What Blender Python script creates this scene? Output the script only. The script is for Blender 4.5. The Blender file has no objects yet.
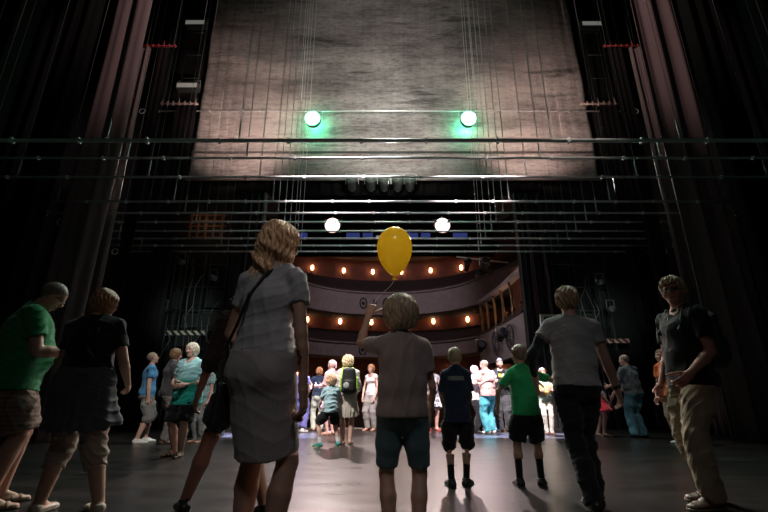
import bpy, math, random
import numpy as np
from mathutils import Vector, Matrix, Euler

C = bpy.context.scene.collection
SC = bpy.context.scene
R = math.radians
random.seed(4)

# ------------------------------------------------------------------ camera
CAM_H = 0.80
cd = bpy.data.cameras.new('camera'); cam = bpy.data.objects.new('camera', cd); C.objects.link(cam)
cd.sensor_width = 36; cd.lens = 36 * 430 / 768; cd.clip_end = 200; cd.clip_start = 0.05
cam.location = (0, 0, CAM_H); cam.rotation_euler = (R(90) + math.atan(142 / 430), 0, 0)
SC.camera = cam

# ------------------------------------------------------------------ world, exposure
w = bpy.data.worlds.new('world'); SC.world = w; w.use_nodes = True
w.node_tree.nodes['Background'].inputs[0].default_value = (0.5, 0.55, 0.6, 1)
w.node_tree.nodes['Background'].inputs[1].default_value = 0.0
SC.view_settings.view_transform = 'Standard'; SC.view_settings.look = 'None'
SC.view_settings.exposure = 0.0; SC.view_settings.gamma = 1.0; SC.view_settings.use_curve_mapping = False

SX = 0.16       # the stage's centre line lies a little right of the camera

# ------------------------------------------------------------------ lights
def aim(o, target):
    d = Vector(target) - o.location
    o.rotation_euler = d.to_track_quat('-Z', 'Y').to_euler()
def spot(name, loc, target, energy, col, cone=50, blend=0.6, size=0.12):
    l = bpy.data.lights.new(name, 'SPOT'); l.energy = energy; l.color = col
    l.spot_size = R(cone); l.spot_blend = blend; l.shadow_soft_size = size
    o = bpy.data.objects.new(name, l); C.objects.link(o); o.location = loc; aim(o, target); return o
def area(name, loc, target, energy, col, sx, sy):
    l = bpy.data.lights.new(name, 'AREA'); l.energy = energy; l.color = col; l.shape = 'RECTANGLE'; l.size = sx; l.size_y = sy
    o = bpy.data.objects.new(name, l); C.objects.link(o); o.location = loc; aim(o, target); return o
def point(name, loc, energy, col, size=0.05):
    l = bpy.data.lights.new(name, 'POINT'); l.energy = energy; l.color = col; l.shadow_soft_size = size
    o = bpy.data.objects.new(name, l); C.objects.link(o); o.location = loc; return o

WH_L, WH_R = (SX - 2.55, 18.6, 8.42), (SX + 2.55, 18.6, 8.42)      # front of house lamps
GR_L, GR_R = (SX - 2.44, 11.75, 9.28), (SX + 2.54, 11.75, 9.28)    # green lamps on the tall bar
for n, p in (('left', WH_L), ('right', WH_R)):
    spot('house_spot_' + n, (p[0], p[1] - .34, p[2] - .1), (p[0] * .1, 5.5, 0.3), 5600, (1.0, .79, .76), 32, .9, .16)
for n, p in (('left', GR_L), ('right', GR_R)):
    spot('green_spot_' + n, (p[0], p[1] - .36, p[2] - .1), (p[0] * .6, 4.0, 0.5), 420, (.25, 1.0, .60), 70, .8, .12)
    point('green_glow_' + n, (p[0], p[1] + .33, p[2] + .06), 34, (.08, 1.0, .48), .06)  # added point behind each lamp, makes the green halo on the cloth
# downlight on the front edge of the stage, cool
for x in (-4.0, -2.9, -1.8, 1.9, 2.9, 3.8):
    spot('edge_wash', (x, 12.15, 4.6), (x, 10.55, 0), 15000, (.50, .56, 1.0), 19, .5, .06)
# stage lamps above the audience side group, from the camera's side
spot('far_wash_left', (-0.5, 5.0, 8.6), (-1.6, 10.8, 0.9), 12000, (1.0, .84, .86), 30, .7, .2)
spot('far_wash_right', (1.1, 5.0, 8.6), (2.7, 11.0, 0.9), 17000, (1.0, .84, .86), 24, .7, .2)
spot('child_wash', (-2.6, 4.6, 6.5), (-.85, 8.3, 0.9), 2600, (1.0, .93, .90), 17, .7, .15)
spot('left_group_wash', (-0.6, 2.6, 7.0), (-3.9, 7.8, 1.0), 1500, (1.0, .90, .84), 22, .8, .2)
spot('right_group_wash', (2.2, 4.5, 7.5), (5.2, 9.4, 0.9), 420, (1.0, .90, .80), 24, .8, .2)
# unseen pinkish lamps put in to wash the hanging cloth and legs
for s in (-1, 1):
    spot('cloth_side_wash', (SX + s * 3.7, 8.8, 7.2), (SX + s * 4.6, 12.4, 9.5), 900, (1.0, .70, .63), 66, .8, .3)
    spot('leg_wash', (SX - s * .7, 4.4, 14.5), (SX + s * 6.75, 9.0, 9.9), 1400, (1.0, .72, .68), 30, .9, .25)
spot('cloth_wash', (SX, 8.0, 7.2), (SX, 12.4, 10.0), 800, (1.0, .86, .80), 95, .9, .4)
for x in (-6.8, -3.4, 0, 3.4, 6.8): spot('pipe_wash', (SX + x, 12.05, 7.15), (SX + x, 7.5, 5.35), 1500, (.96, 1.0, .95), 32, .8, .15)  # added row of unseen lamps, brightens the flown pipes
spot('front_rim', (0.9, 6.2, 6.4), (-0.15, 2.4, 1.45), 900, (1.0, .90, .76), 30, .8, .15)
spot('wire_wash', (SX, 3.2, 5.4), (SX, 9.5, 10.5), 520, (1.0, .97, .93), 44, .8, .2)  # added unseen lamp, brightens the middle wires
spot('overhead_wash', (SX, 10.6, 17.0), (SX, 9.4, 4.9), 5600, (.90, 1.0, .93), 50, .8, .3)
# dim fill added behind the camera to show people's backs
area('back_fill', (0.6, -2.5, 6.5), (0.3, 3.5, 1.0), 9, (.95, .95, 1.0), 2.0, 1.0)
spot('back_fill_spot', (0.4, -2.0, 6.0), (0.25, 3.0, 1.0), 190, (.96, .95, 1.0), 34, 1.0, .5)
point('wing_glow_left', (-7.2, 4.2, 4.6), 3, (.35, 1.0, .66), .5)
point('wing_glow_right', (7.4, 4.2, 4.6), 3, (.30, 1.0, .66), .5)

# ------------------------------------------------------------------ materials
MC = {}
def mat(key, col, rough=0.8, metal=0.0, bump=0.0, scale=60, var=0.0, emit=None, estr=0, sheen=0, spec=0.5, trans=0, sss=0, vscale=None):
    if key in MC: return MC[key]
    m = bpy.data.materials.new(key); m.use_nodes = True; MC[key] = m
    nt = m.node_tree; b = nt.nodes['Principled BSDF']
    b.inputs['Base Color'].default_value = (*col, 1); b.inputs['Roughness'].default_value = rough
    b.inputs['Metallic'].default_value = metal; b.inputs['Specular IOR Level'].default_value = spec
    if sheen: b.inputs['Sheen Weight'].default_value = sheen
    if trans: b.inputs['Transmission Weight'].default_value = trans
    if sss:
        b.inputs['Subsurface Weight'].default_value = sss; b.inputs['Subsurface Radius'].default_value = (.02, .008, .004)
    if emit:
        b.inputs['Emission Color'].default_value = (*emit, 1); b.inputs['Emission Strength'].default_value = estr
    tc = nt.nodes.new('ShaderNodeTexCoord')
    if bump:
        n = nt.nodes.new('ShaderNodeTexNoise'); n.inputs['Scale'].default_value = scale; n.inputs['Detail'].default_value = 3
        nt.links.new(tc.outputs['Object'], n.inputs['Vector'])
        bp = nt.nodes.new('ShaderNodeBump'); bp.inputs['Strength'].default_value = bump; bp.inputs['Distance'].default_value = .01
        nt.links.new(n.outputs['Fac'], bp.inputs['Height']); nt.links.new(bp.outputs['Normal'], b.inputs['Normal'])
    if var:
        n = nt.nodes.new('ShaderNodeTexNoise'); n.inputs['Scale'].default_value = vscale or scale * .15; n.inputs['Detail'].default_value = 4
        nt.links.new(tc.outputs['Object'], n.inputs['Vector'])
        r = nt.nodes.new('ShaderNodeValToRGB')
        r.color_ramp.elements[0].position = .3; r.color_ramp.elements[1].position = .7
        r.color_ramp.elements[0].color = (*[c * (1 - var) for c in col], 1); r.color_ramp.elements[1].color = (*[min(1, c * (1 + var)) for c in col], 1)
        nt.links.new(n.outputs['Fac'], r.inputs['Fac']); nt.links.new(r.outputs['Color'], b.inputs['Base Color'])
    return m
def cloth(key, col, var=.12): return mat(key, col, .9, bump=.35, scale=220, var=var, vscale=9, sheen=.15, spec=.2)
def skin(key, col): return mat(key, col, .55, bump=.12, scale=90, var=.08, vscale=14, spec=.4, sss=.0)
def hairm(key, col):
    if key in MC: return MC[key]
    m = mat(key, col, .5, spec=.5)
    nt = m.node_tree; b = nt.nodes['Principled BSDF']
    tc = nt.nodes.new('ShaderNodeTexCoord'); mp = nt.nodes.new('ShaderNodeMapping'); mp.inputs['Scale'].default_value = (110, 110, 10)
    n = nt.nodes.new('ShaderNodeTexNoise'); n.inputs['Scale'].default_value = 1; n.inputs['Detail'].default_value = 4
    nt.links.new(tc.outputs['Object'], mp.inputs['Vector']); nt.links.new(mp.outputs[0], n.inputs['Vector'])
    r = nt.nodes.new('ShaderNodeValToRGB'); r.color_ramp.elements[0].position = .35; r.color_ramp.elements[1].position = .65
    r.color_ramp.elements[0].color = (*[c * .5 for c in col], 1); r.color_ramp.elements[1].color = (*[min(1, c * 1.35) for c in col], 1)
    nt.links.new(n.outputs['Fac'], r.inputs['Fac']); nt.links.new(r.outputs['Color'], b.inputs['Base Color'])
    bp = nt.nodes.new('ShaderNodeBump'); bp.inputs['Strength'].default_value = .8; bp.inputs['Distance'].default_value = .006
    nt.links.new(n.outputs['Fac'], bp.inputs['Height']); nt.links.new(bp.outputs['Normal'], b.inputs['Normal'])
    return m
BLK = mat('black_paint', (.012, .012, .013), .6, bump=.1)
STEEL = mat('dark_steel', (.75, .76, .74), .32, .3, bump=.05, scale=30)
WIRE = mat('steel_wire', (.80, .82, .78), .45, .2)
GOLD = mat('gilt', (.35, .22, .10), .5, .4, bump=.2)

# ------------------------------------------------------------------ mesh helpers
def link_mesh(name, verts, faces, m, parent=None, loc=None, smooth=False, mats=None, mi=None):
    me = bpy.data.meshes.new(name)
    verts = np.asarray(verts, np.float32).reshape(-1, 3)
    if isinstance(faces, np.ndarray) and faces.ndim == 2:
        nf, k = faces.shape
        me.vertices.add(len(verts)); me.vertices.foreach_set('co', verts.ravel())
        me.loops.add(nf * k); me.loops.foreach_set('vertex_index', faces.astype(np.int32).ravel())
        me.polygons.add(nf); me.polygons.foreach_set('loop_start', np.arange(0, nf * k, k, dtype=np.int32))
        try: me.polygons.foreach_set('loop_total', np.full(nf, k, np.int32))
        except Exception: pass
        me.update(calc_edges=True)
    else:
        me.from_pydata([tuple(map(float, v)) for v in verts], [], [tuple(map(int, f)) for f in faces])
    for mm in (mats or [m]): me.materials.append(mm)
    if mi is not None: me.polygons.foreach_set('material_index', np.asarray(mi, np.int32))
    if smooth: me.polygons.foreach_set('use_smooth', np.ones(len(me.polygons), bool))
    me.update()
    o = bpy.data.objects.new(name, me); C.objects.link(o)
    if parent: o.parent = parent
    if loc is not None: o.location = loc
    return o
class MB:
    def __init__(s): s.v = []; s.f = []
    def add(s, v, f):
        n = len(s.v); s.v += [tuple(map(float, q)) for q in v]; s.f += [tuple(i + n for i in q) for q in f]; return s
    def box(s, x0, x1, y0, y1, z0, z1, M=None):
        v = [(x, y, z) for x in (x0, x1) for y in (y0, y1) for z in (z0, z1)]
        if M is not None: v = [M @ Vector(q) for q in v]
        return s.add(v, [(0, 1, 3, 2), (4, 6, 7, 5), (0, 4, 5, 1), (2, 3, 7, 6), (0, 2, 6, 4), (1, 5, 7, 3)])
    def tube(s, pts, r, n=8, closed=False, caps=True):
        pts = [Vector(p) for p in pts]; k = len(pts); rr = r if isinstance(r, (list, tuple)) else [r] * k
        vs = []; fs = []; prev = None
        for i, p in enumerate(pts):
            a = pts[(i + 1) % k] if (i < k - 1 or closed) else p; b = pts[i - 1] if (i > 0 or closed) else p
            t = (a - b).normalized()
            if prev is None: u = t.orthogonal().normalized()
            else:
                u = prev - t * prev.dot(t); u = u.normalized() if u.length > 1e-6 else t.orthogonal().normalized()
            prev = u; v = t.cross(u)
            for j in range(n):
                a_ = 2 * math.pi * j / n; vs.append(p + (u * math.cos(a_) + v * math.sin(a_)) * rr[i])
        for i in range(k if closed else k - 1):
            for j in range(n):
                a_, b_ = i * n, ((i + 1) % k) * n; fs.append((a_ + j, a_ + (j + 1) % n, b_ + (j + 1) % n, b_ + j))
        if caps and not closed:
            fs.append(tuple(range(n))[::-1]); fs.append(tuple((k - 1) * n + j for j in range(n)))
        return s.add(vs, fs)
    def lathe(s, prof, M=None, n=20):
        vs = []; fs = []
        for r_, z in prof:
            for j in range(n):
                a_ = 2 * math.pi * j / n; q = Vector((r_ * math.cos(a_), r_ * math.sin(a_), z)); vs.append(M @ q if M is not None else q)
        for i in range(len(prof) - 1):
            for j in range(n): fs.append((i * n + j, i * n + (j + 1) % n, (i + 1) * n + (j + 1) % n, (i + 1) * n + j))
        fs.append(tuple(range(n))[::-1]); fs.append(tuple((len(prof) - 1) * n + j for j in range(n)))
        return s.add(vs, fs)
    def build(s, name, m, parent=None, smooth=False, loc=None):
        return link_mesh(name, s.v, s.f, m, parent, loc, smooth)
def tag(o, label=None, cat=None, group=None, kind=None):
    if label: o['label'] = label
    if cat: o['category'] = cat
    if group: o['group'] = group
    if kind: o['kind'] = kind
    return o
def empty(name, loc=(0, 0, 0), rz=0):
    o = bpy.data.objects.new(name, None); C.objects.link(o); o.location = loc; o.rotation_euler = (0, 0, rz); o.empty_display_size = .2
    return o
def struct(o): o['kind'] = 'structure'; return o

# ------------------------------------------------------------------ implicit surfaces (bodies and clothes)
def A(*a): return np.array(a, float)
def nz(v): v = np.asarray(v, float); return v / (np.linalg.norm(v) + 1e-12)
def cap(a, b, r1, r2=None, f0=0, f1=0, k=.02):
    return dict(t='c', a=A(*a), b=A(*b), r=(r1, r1 if r2 is None else r2), f=(f0, f1), k=k)
def ecap(a, b, u, w1, w2, d1, d2, f0=0, f1=0, k=.02):
    return dict(t='e', a=A(*a), b=A(*b), u=A(*u), w=(w1, w2), d=(d1, d2), f=(f0, f1), k=k)
def ell(c, r, Rm=None, k=.02):
    return dict(t='l', a=A(*c), b=A(*c), r3=A(*r), R=np.eye(3) if Rm is None else Rm, k=k)
FS = [0.0]
def pr_ev(p, P, off):
    if p['t'] == 'l':
        q = (P - p['a']) @ p['R']; rr = p['r3'] + off
        k0 = np.linalg.norm(q / rr, axis=-1); k1 = np.linalg.norm(q / (rr * rr), axis=-1) + 1e-9
        return np.where(k0 < 1e-3, -rr.min(), k0 * (k0 - 1) / k1)
    ax = p['b'] - p['a']; L = np.linalg.norm(ax) + 1e-9; ax = ax / L
    q = P - p['a']; s = q @ ax; t = np.clip(s / L, 0, 1)
    e = q - (t * L)[..., None] * ax
    if p['t'] == 'c':
        d = np.linalg.norm(e, axis=-1) - (p['r'][0] + (p['r'][1] - p['r'][0]) * t + off)
    else:
        u = p['u'] - ax * (p['u'] @ ax); u = nz(u); v = np.cross(ax, u)
        W = p['w'][0] + (p['w'][1] - p['w'][0]) * t + off; D = p['d'][0] + (p['d'][1] - p['d'][0]) * t + off
        eu = e @ u; ev = e @ v; ea = e @ ax; M = np.minimum(W, D)
        k0 = np.sqrt((eu / W) ** 2 + (ev / D) ** 2 + (ea / M) ** 2)
        k1 = np.sqrt((eu / W ** 2) ** 2 + (ev / D ** 2) ** 2 + (ea / M ** 2) ** 2) + 1e-9
        d = k0 * (k0 - 1) / k1; d = np.where(k0 < 1e-3, -M, d)
    if p['f'][0]: d = np.maximum(d, -s + FS[0])
    if p['f'][1]: d = np.maximum(d, s - L + FS[0])
    return d
def pr_bb(p, off):
    m = max(p.get('r3', [0])) if p['t'] == 'l' else max(*p.get('r', (0, 0)), *p.get('w', (0, 0)), *p.get('d', (0, 0)))
    m += off; return np.minimum(p['a'], p['b']) - m, np.maximum(p['a'], p['b']) + m
def wrinkle(seed, amp, freq, stretch=(1, 1, 1)):
    rs = np.random.RandomState(seed); D = rs.randn(6, 3) * np.array(stretch); D /= np.linalg.norm(D, axis=1)[:, None]; ph = rs.rand(6) * 6.3; fr = freq * (.6 + rs.rand(6) * .9)
    def fn(P):
        n = 0; wv = .35 * np.sin(P[..., 2] * freq * .4 + P[..., 0] * freq * .3)
        for i in range(6): n = n + np.sin(P @ (D[i] * fr[i]) + ph[i] + wv * 3)
        q = 0; w2 = np.sin(P[..., 0] * freq * .5 + ph[0]) * 1.3 + np.sin(P[..., 1] * freq * .6 + ph[1])
        for i in range(3): q = q + (1 - np.abs(np.sin(P @ (D[i] * fr[i] * 1.1 + np.array([0, 0, freq * .8])) + ph[i] + w2 * 1.3))) ** 3
        return amp * (n / 3 - q * .9 + .3)
    return fn
def iso(prims, vox, off=0., cuts=(), noise=None, sub=(), lo=None, hi=None):
    bbs = [pr_bb(p, off) for p in prims]
    L = np.min([b[0] for b in bbs], 0) - 2.5 * vox; Hh = np.max([b[1] for b in bbs], 0) + 2.5 * vox
    if lo is not None: L = np.maximum(L, lo)
    if hi is not None: Hh = np.minimum(Hh, hi)
    n = np.ceil((Hh - L) / vox).astype(int) + 1
    G = np.full(n, 1.0)
    ax = [L[i] + vox * np.arange(n[i]) for i in range(3)]
    def sl(b, m):
        i0 = np.clip(np.floor((b[0] - m - L) / vox).astype(int), 0, n); i1 = np.clip(np.ceil((b[1] + m - L) / vox).astype(int) + 1, 0, n)
        return i0, i1
    for p, b in zip(prims, bbs):
        i0, i1 = sl(b, p['k'] + 3 * vox)
        if np.any(i1 - i0 < 1): continue
        P = np.stack(np.meshgrid(*[ax[i][i0[i]:i1[i]] for i in range(3)], indexing='ij'), -1)
        d = pr_ev(p, P, off); S = (slice(i0[0], i1[0]), slice(i0[1], i1[1]), slice(i0[2], i1[2])); g = G[S]; k = p['k']
        h = np.clip(.5 + .5 * (g - d) / k, 0, 1); G[S] = g * (1 - h) + d * h - k * h * (1 - h)
    near = np.abs(G) < .06
    I = np.argwhere(near)
    P = L + I * vox; val = G[near]
    if noise is not None: val = val + noise(P)
    for c in cuts: val = np.maximum(val, c(P))
    for p in sub:
        val = np.maximum(val, -pr_ev(p, P, 0))
    G[near] = val
    if cuts:
        # points deep inside need the cuts too
        deep = G < -.059
        I = np.argwhere(deep); P = L + I * vox; v2 = G[deep]
        for c in cuts: v2 = np.maximum(v2, c(P))
        G[deep] = v2
    if sub:
        deep = G < -.059
        I = np.argwhere(deep); P = L + I * vox; v2 = G[deep]
        for p in sub: v2 = np.maximum(v2, -pr_ev(p, P, 0))
        G[deep] = v2
    return nets(G, L, vox)
def nets(G, L, vox):
    s = G < 0
    m = np.zeros(np.array(G.shape) - 1, np.int8)
    for dx in (0, 1):
        for dy in (0, 1):
            for dz in (0, 1): m += s[dx:s.shape[0] - 1 + dx, dy:s.shape[1] - 1 + dy, dz:s.shape[2] - 1 + dz]
    act = (m > 0) & (m < 8); I = np.argwhere(act)
    idx = np.full(act.shape, -1, np.int64); idx[act] = np.arange(len(I))
    acc = np.zeros((len(I), 3)); cnt = np.zeros(len(I))
    cs = [(a, b, c) for a in (0, 1) for b in (0, 1) for c in (0, 1)]
    for c0 in cs:
        for d in range(3):
            if c0[d]: continue
            c1 = list(c0); c1[d] = 1
            a = G[I[:, 0] + c0[0], I[:, 1] + c0[1], I[:, 2] + c0[2]]; b = G[I[:, 0] + c1[0], I[:, 1] + c1[1], I[:, 2] + c1[2]]
            x = (a < 0) != (b < 0); t = np.where(x, a / np.where(x, a - b, 1), 0)
            p = np.tile(np.array(c0, float), (len(I), 1)); p[:, d] += t
            acc[x] += p[x]; cnt[x] += 1
    V = L + (I + acc / cnt[:, None]) * vox
    F = []
    for d in range(3):
        a = [slice(None)] * 3; b = [slice(None)] * 3; a[d] = slice(0, -1); b[d] = slice(1, None)
        s0 = s[tuple(a)]; s1 = s[tuple(b)]; x = s0 != s1
        E = np.argwhere(x); u, v = (d + 1) % 3, (d + 2) % 3
        ok = (E[:, u] > 0) & (E[:, v] > 0) & (E[:, u] < G.shape[u] - 1) & (E[:, v] < G.shape[v] - 1); E = E[ok]
        fl = s0[E[:, 0], E[:, 1], E[:, 2]]
        def g(du, dv):
            Q = E.copy(); Q[:, u] -= du; Q[:, v] -= dv; return idx[Q[:, 0], Q[:, 1], Q[:, 2]]
        q = np.stack([g(1, 1), g(0, 1), g(0, 0), g(1, 0)], 1)
        q[~fl] = q[~fl][:, ::-1]; F.append(q)
    F = np.concatenate(F); F = F[(F >= 0).all(1)]
    return V, F

def field_at(P, prims, off, noise):
    G = np.full(len(P), 1.0)
    for p in prims:
        lo, hi = pr_bb(p, off); m = np.all((P > lo - .08) & (P < hi + .08), 1)
        if not m.any(): continue
        d = pr_ev(p, P[m], off); g = G[m]; k = p['k']; h = np.clip(.5 + .5 * (g - d) / k, 0, 1); G[m] = g * (1 - h) + d * h - k * h * (1 - h)
    if noise is not None: G = G + noise(P)
    return G
def tuck(o, layer, gap=.005, reach=.03):
    """draw the surface of o in where a garment lies over it"""
    prims, off, cuts, noise, sub = layer; me = o.data; n = len(me.vertices)
    V = np.empty(n * 3, np.float32); me.vertices.foreach_get('co', V); V = V.reshape(-1, 3).astype(float)
    N = np.empty(n * 3, np.float32); me.vertices.foreach_get('normal', N); N = N.reshape(-1, 3)
    d = field_at(V, prims, off, noise); FS[0] = .012; dF = field_at(V, prims, off, noise); FS[0] = 0.
    ok = (d > -gap) & (d < reach) & (dF - d < .0008)
    for c in cuts: ok &= c(V) < -.010
    for p in sub: ok &= pr_ev(p, V, 0) > .008
    mv = np.where(ok, d + gap, 0); V -= N * mv[:, None]
    me.vertices.foreach_set('co', V.astype(np.float32).ravel()); me.update()

def rotm(axis, ang):
    return np.array(Matrix.Rotation(ang, 3, Vector(axis)))

# ------------------------------------------------------------------ people
LOWER = ('trousers', 'shorts', 'jeans', 'leggings', 'capri_trousers'); UPPER = ('t_shirt', 'shirt', 'top', 'polo_shirt', 'vest', 'blouse', 'cardigan', 'bodice'); OVER = ('skirt', 'tied_jumper', 'arm_sleeve')
class Fig:
    """A figure in its own frame: feet at z=0, facing +y, +x its right."""
    def __init__(s, label, x, y, heading, H=1.72, b=1.0, female=False, child=False, lean=(0, 0), twist=0, head=(0, 0, 0), belly=0, bust=None,
                 aR=((.12, .05, -1), (.1, .25, -1), (0, 1, 0), .35), aL=None, legs=((.10, 0), (-.10, 0)), feet=(8, -8), fz=(0, 0), drop=0.0,
                 near=True, sk=(.50, .30, .22), face=True, group=None, ears=True, hw=1.0, beard=None):
        s.layers = []
        s.H, s.b, s.near, s.child, s.female = H, b, near, child, female
        s.root = tag(empty('person', (x, y, 0), R(heading)), label, 'person', group)
        s.vox = .0085 if near else .013; s.hv = .0045 if near else .007
        if aL is None: aL = tuple([(-v[0], v[1], v[2]) for v in aR[:3]] + [aR[3]])
        hs = 1.0 if not child else 1.17
        s.hh = .134 * H * hs; k = 1 if near else 1
        t = nz((lean[0], lean[1], 1)); s.t = t
        Rt = rotm((0, 0, 1), R(twist)); sd = Rt @ A(1, 0, 0); sd = nz(sd - t * (sd @ t)); s.sd = sd; s.fw = np.cross(t, sd)
        P = A(0, 0, .525 * H - drop); s.P = P
        Lt = .295 * H * (1 if not child else .97)
        s.waist = P + t * .09 * H; s.chest = P + t * .20 * H; s.nb = P + t * Lt
        shw = (.098 if female else .106) * H * (1 if not child else .93) * hw; s.shw = shw
        s.sh = {1: P + t * (Lt - .034 * H) + sd * shw, -1: P + t * (Lt - .034 * H) - sd * shw}
        # head frame
        yaw, pitch, roll = head
        Rh = rotm((0, 0, 1), R(yaw)) @ rotm((1, 0, 0), R(-pitch)) @ rotm((0, 1, 0), R(roll)); s.Rh = Rh
        nd = nz(t + A(0, .10, 0) + .5 * (Rh @ A(0, 0, 1) - A(0, 0, 1)))
        s.hc = s.nb + nd * .045 * H + Rh @ A(0, .10, .36) * s.hh
        # arms
        s.arm = {}
        for sg, a in ((1, aR), (-1, aL)):
            S0 = s.sh[sg]; E = S0 + nz(a[0]) * .168 * H; W = E + nz(a[1]) * .145 * H
            s.arm[sg] = (S0, E, W, nz(a[1]), a[2], a[3])
        # legs
        s.leg = {}
        for i, sg in ((0, 1), (1, -1)):
            hp = P + A(sg * .050 * H, 0, -.012 * H); an = A(legs[i][0], legs[i][1], .042 * H + fz[i])
            L1, L2 = .245 * H, .243 * H; d = an - hp; dl = min(np.linalg.norm(d), (L1 + L2) * .999)
            if np.linalg.norm(d) > dl: an = hp + nz(d) * dl
            fa = R(-feet[i]); fd = A(math.sin(-fa), math.cos(fa), 0)
            ca = (L1 * L1 + dl * dl - L2 * L2) / (2 * L1 * dl); ca = max(-1, min(1, ca)); sa = math.sqrt(1 - ca * ca)
            dn = nz(an - hp); pole = fd - dn * (fd @ dn); kn = hp + dn * L1 * ca + nz(pole) * L1 * sa
            s.leg[sg] = (hp, kn, an, fd)
        s.belly = belly; s.bust = (.03 if female and not child else 0) if bust is None else bust
        s.skin = skin('skin_%.2f_%.2f_%.2f' % sk, sk)
        s.body(face, ears, beard)
    def HP(s, x, y, z): return s.hc + s.Rh @ (A(x, y, z) * s.hh)
    def torso(s, arms=0):
        H, b = s.H, s.b; f = s.female and not s.child
        hw = (.098 if f else .090) * H * b; ww = (.073 if f else .080) * H * b; cw = (.082 if f else .092) * H * b
        if s.child: hw, ww, cw = .080 * H * b, .074 * H * b, .080 * H * b
        dd = .058 * H * b
        p = [ecap(s.P - A(0, 0, .02 * H), s.P + s.t * .03 * H, s.sd, hw * .98, hw, dd * 1.08, dd * 1.1, k=.03),
             ecap(s.P + s.t * .03 * H, s.waist, s.sd, hw, ww, dd * 1.1, dd * .95, k=.03),
             ecap(s.waist, s.chest, s.sd, ww, cw, dd * .95, dd * 1.1, k=.03),
             ecap(s.chest, s.nb - s.t * .035 * H, s.sd, cw, s.shw * .82, dd * 1.1, dd * .72, k=.03),
             ecap(s.sh[1] - s.sd * .01 * H, s.sh[-1] + s.sd * .01 * H, s.t, .026 * H * b, .026 * H * b, .030 * H * b, .030 * H * b, k=.03)]
        p.append(cap(s.nb + s.t * .01 * H, s.sh[1] + s.t * .004 * H, .026 * H, .02 * H, k=.03)); p.append(cap(s.nb + s.t * .01 * H, s.sh[-1] + s.t * .004 * H, .026 * H, .02 * H, k=.03))
        for sg in (1, -1):
            p.append(ell(s.P + s.sd * sg * .042 * H * b - s.fw * .028 * H * b - A(0, 0, .012 * H), (.046 * H * b, .044 * H * b, .050 * H * b), k=.025))
            if s.bust: p.append(ell(s.chest + s.sd * sg * .042 * H * b + s.fw * (.045 * H * b) + s.t * .005 * H, (.036 * H * b,) * 3, k=.03))
        if s.belly: p.append(ell(s.waist + s.fw * (.02 + s.belly) * H * .6, (.075 * H * b, .065 * H * b, .085 * H * b), k=.05))
        return p
    def armp(s, sg, upto=2.0, r=1.0, flat=0):
        H = s.H; q = (s.b * .5 + .5) * (.86 if s.female or s.child else 1) * r; S0, E, W = s.arm[sg][:3]; p = []
        if upto <= 1:
            e = S0 + (E - S0) * upto; return [cap(S0, e, .027 * H * q, .0275 * H * q, f1=1, k=.02)]
        p.append(cap(S0, E, .029 * H * q, .0225 * H * q, k=.015))
        m = E + (W - E) * .28
        if upto < 2:
            e = E + (W - E) * (upto - 1); p.append(cap(E, e, .023 * H * q, .020 * H * q, f1=flat, k=.015))
        else:
            p += [cap(E, m, .0215 * H * q, .0232 * H * q, k=.01), cap(m, W, .0232 * H * q, .0148 * H * q, k=.01)]
        return p
    def hand(s, sg):
        S0, E, W, f, th, curl = s.arm[sg]; H = s.H; hl = .106 * H
        th = A(*th); u = nz(th - f * (th @ f)); n = np.cross(f, u) * (-1 if sg == 1 else 1)
        pl = hl * .50; K = W + f * pl
        p = [ecap(W - f * .03 * H, W + f * .01 * H, u, .0165 * H, .018 * H, .0135 * H, .012 * H, k=.01),
             ecap(W + f * .01 * H, K, u, .0195 * H, .0225 * H, .0115 * H, .0085 * H, k=.012)]
        for i, (o, ln) in enumerate(((.0165, .95), (.0058, 1.05), (-.0052, .98), (-.0155, .78))):
            a = K + u * o * H - f * .004 * H; L = hl * .5 * ln; ang = 0
            for j, fr in enumerate((.44, .30, .26)):
                ang += curl * (.55 if j == 0 else 1.0) * (1 + .08 * i); d = nz(f * math.cos(ang) + n * math.sin(ang) + u * o * .8)
                bb = a + d * L * fr; r1 = (.0054, .0050, .0046, .0040)[j] * H; r2 = (.0050, .0046, .0040)[j] * H
                p.append(cap(a, bb, r1, r2, k=.0025)); a = bb
        a = W + f * .012 * H + u * .012 * H + n * .004 * H; d = nz(f * .75 + u * .7 + n * .25)
        for j, fr in enumerate((.26, .22, .19)):
            bb = a + d * hl * fr; p.append(cap(a, bb, (.0078, .0062, .0055)[j] * H, (.0062, .0055, .0046)[j] * H, k=.006)); a = bb
            d = nz(d + f * .35 + n * curl * .35)
        s.arm[sg] = s.arm[sg][:6]; s.__dict__.setdefault('hp', {})[sg] = K + n * .02 * H
        return p
    def legp(s, sg):
        H, q = s.H, (s.b * .6 + .4) * (1.04 if s.child else 1); hp, kn, an, fd = s.leg[sg]; m = kn + (an - kn) * .32
        back = -fd * .008 * H
        return [cap(hp, hp + (kn - hp) * .5, .052 * H * q, .043 * H * q, k=.025), cap(hp + (kn - hp) * .5, kn, .043 * H * q, .030 * H * q, k=.015),
                cap(kn, m + back, .029 * H * q, .0325 * H * q, k=.012), cap(m + back, an, .0325 * H * q, .0195 * H * q, k=.012)]
    def footp(s, sg):
        H = s.H; hp, kn, an, fd = s.leg[sg]; sw = A(fd[1], -fd[0], 0); z0 = an[2] - .042 * H
        g = lambda f, zz, si=0: A(*(an[:2] + fd[:2] * f * H + sw[:2] * si * H), z0 + zz * H)
        return [cap(an, g(-.018, .022), .019 * H, .021 * H, k=.01), cap(an, g(.05, .022), .019 * H, .016 * H, k=.012),
                ecap(g(-.015, .018), g(.075, .014), sw, .020 * H, .027 * H, .017 * H, .013 * H, k=.01), ecap(g(.075, .014), g(.105, .011), sw, .026 * H, .020 * H, .012 * H, .009 * H, k=.008)]
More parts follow.
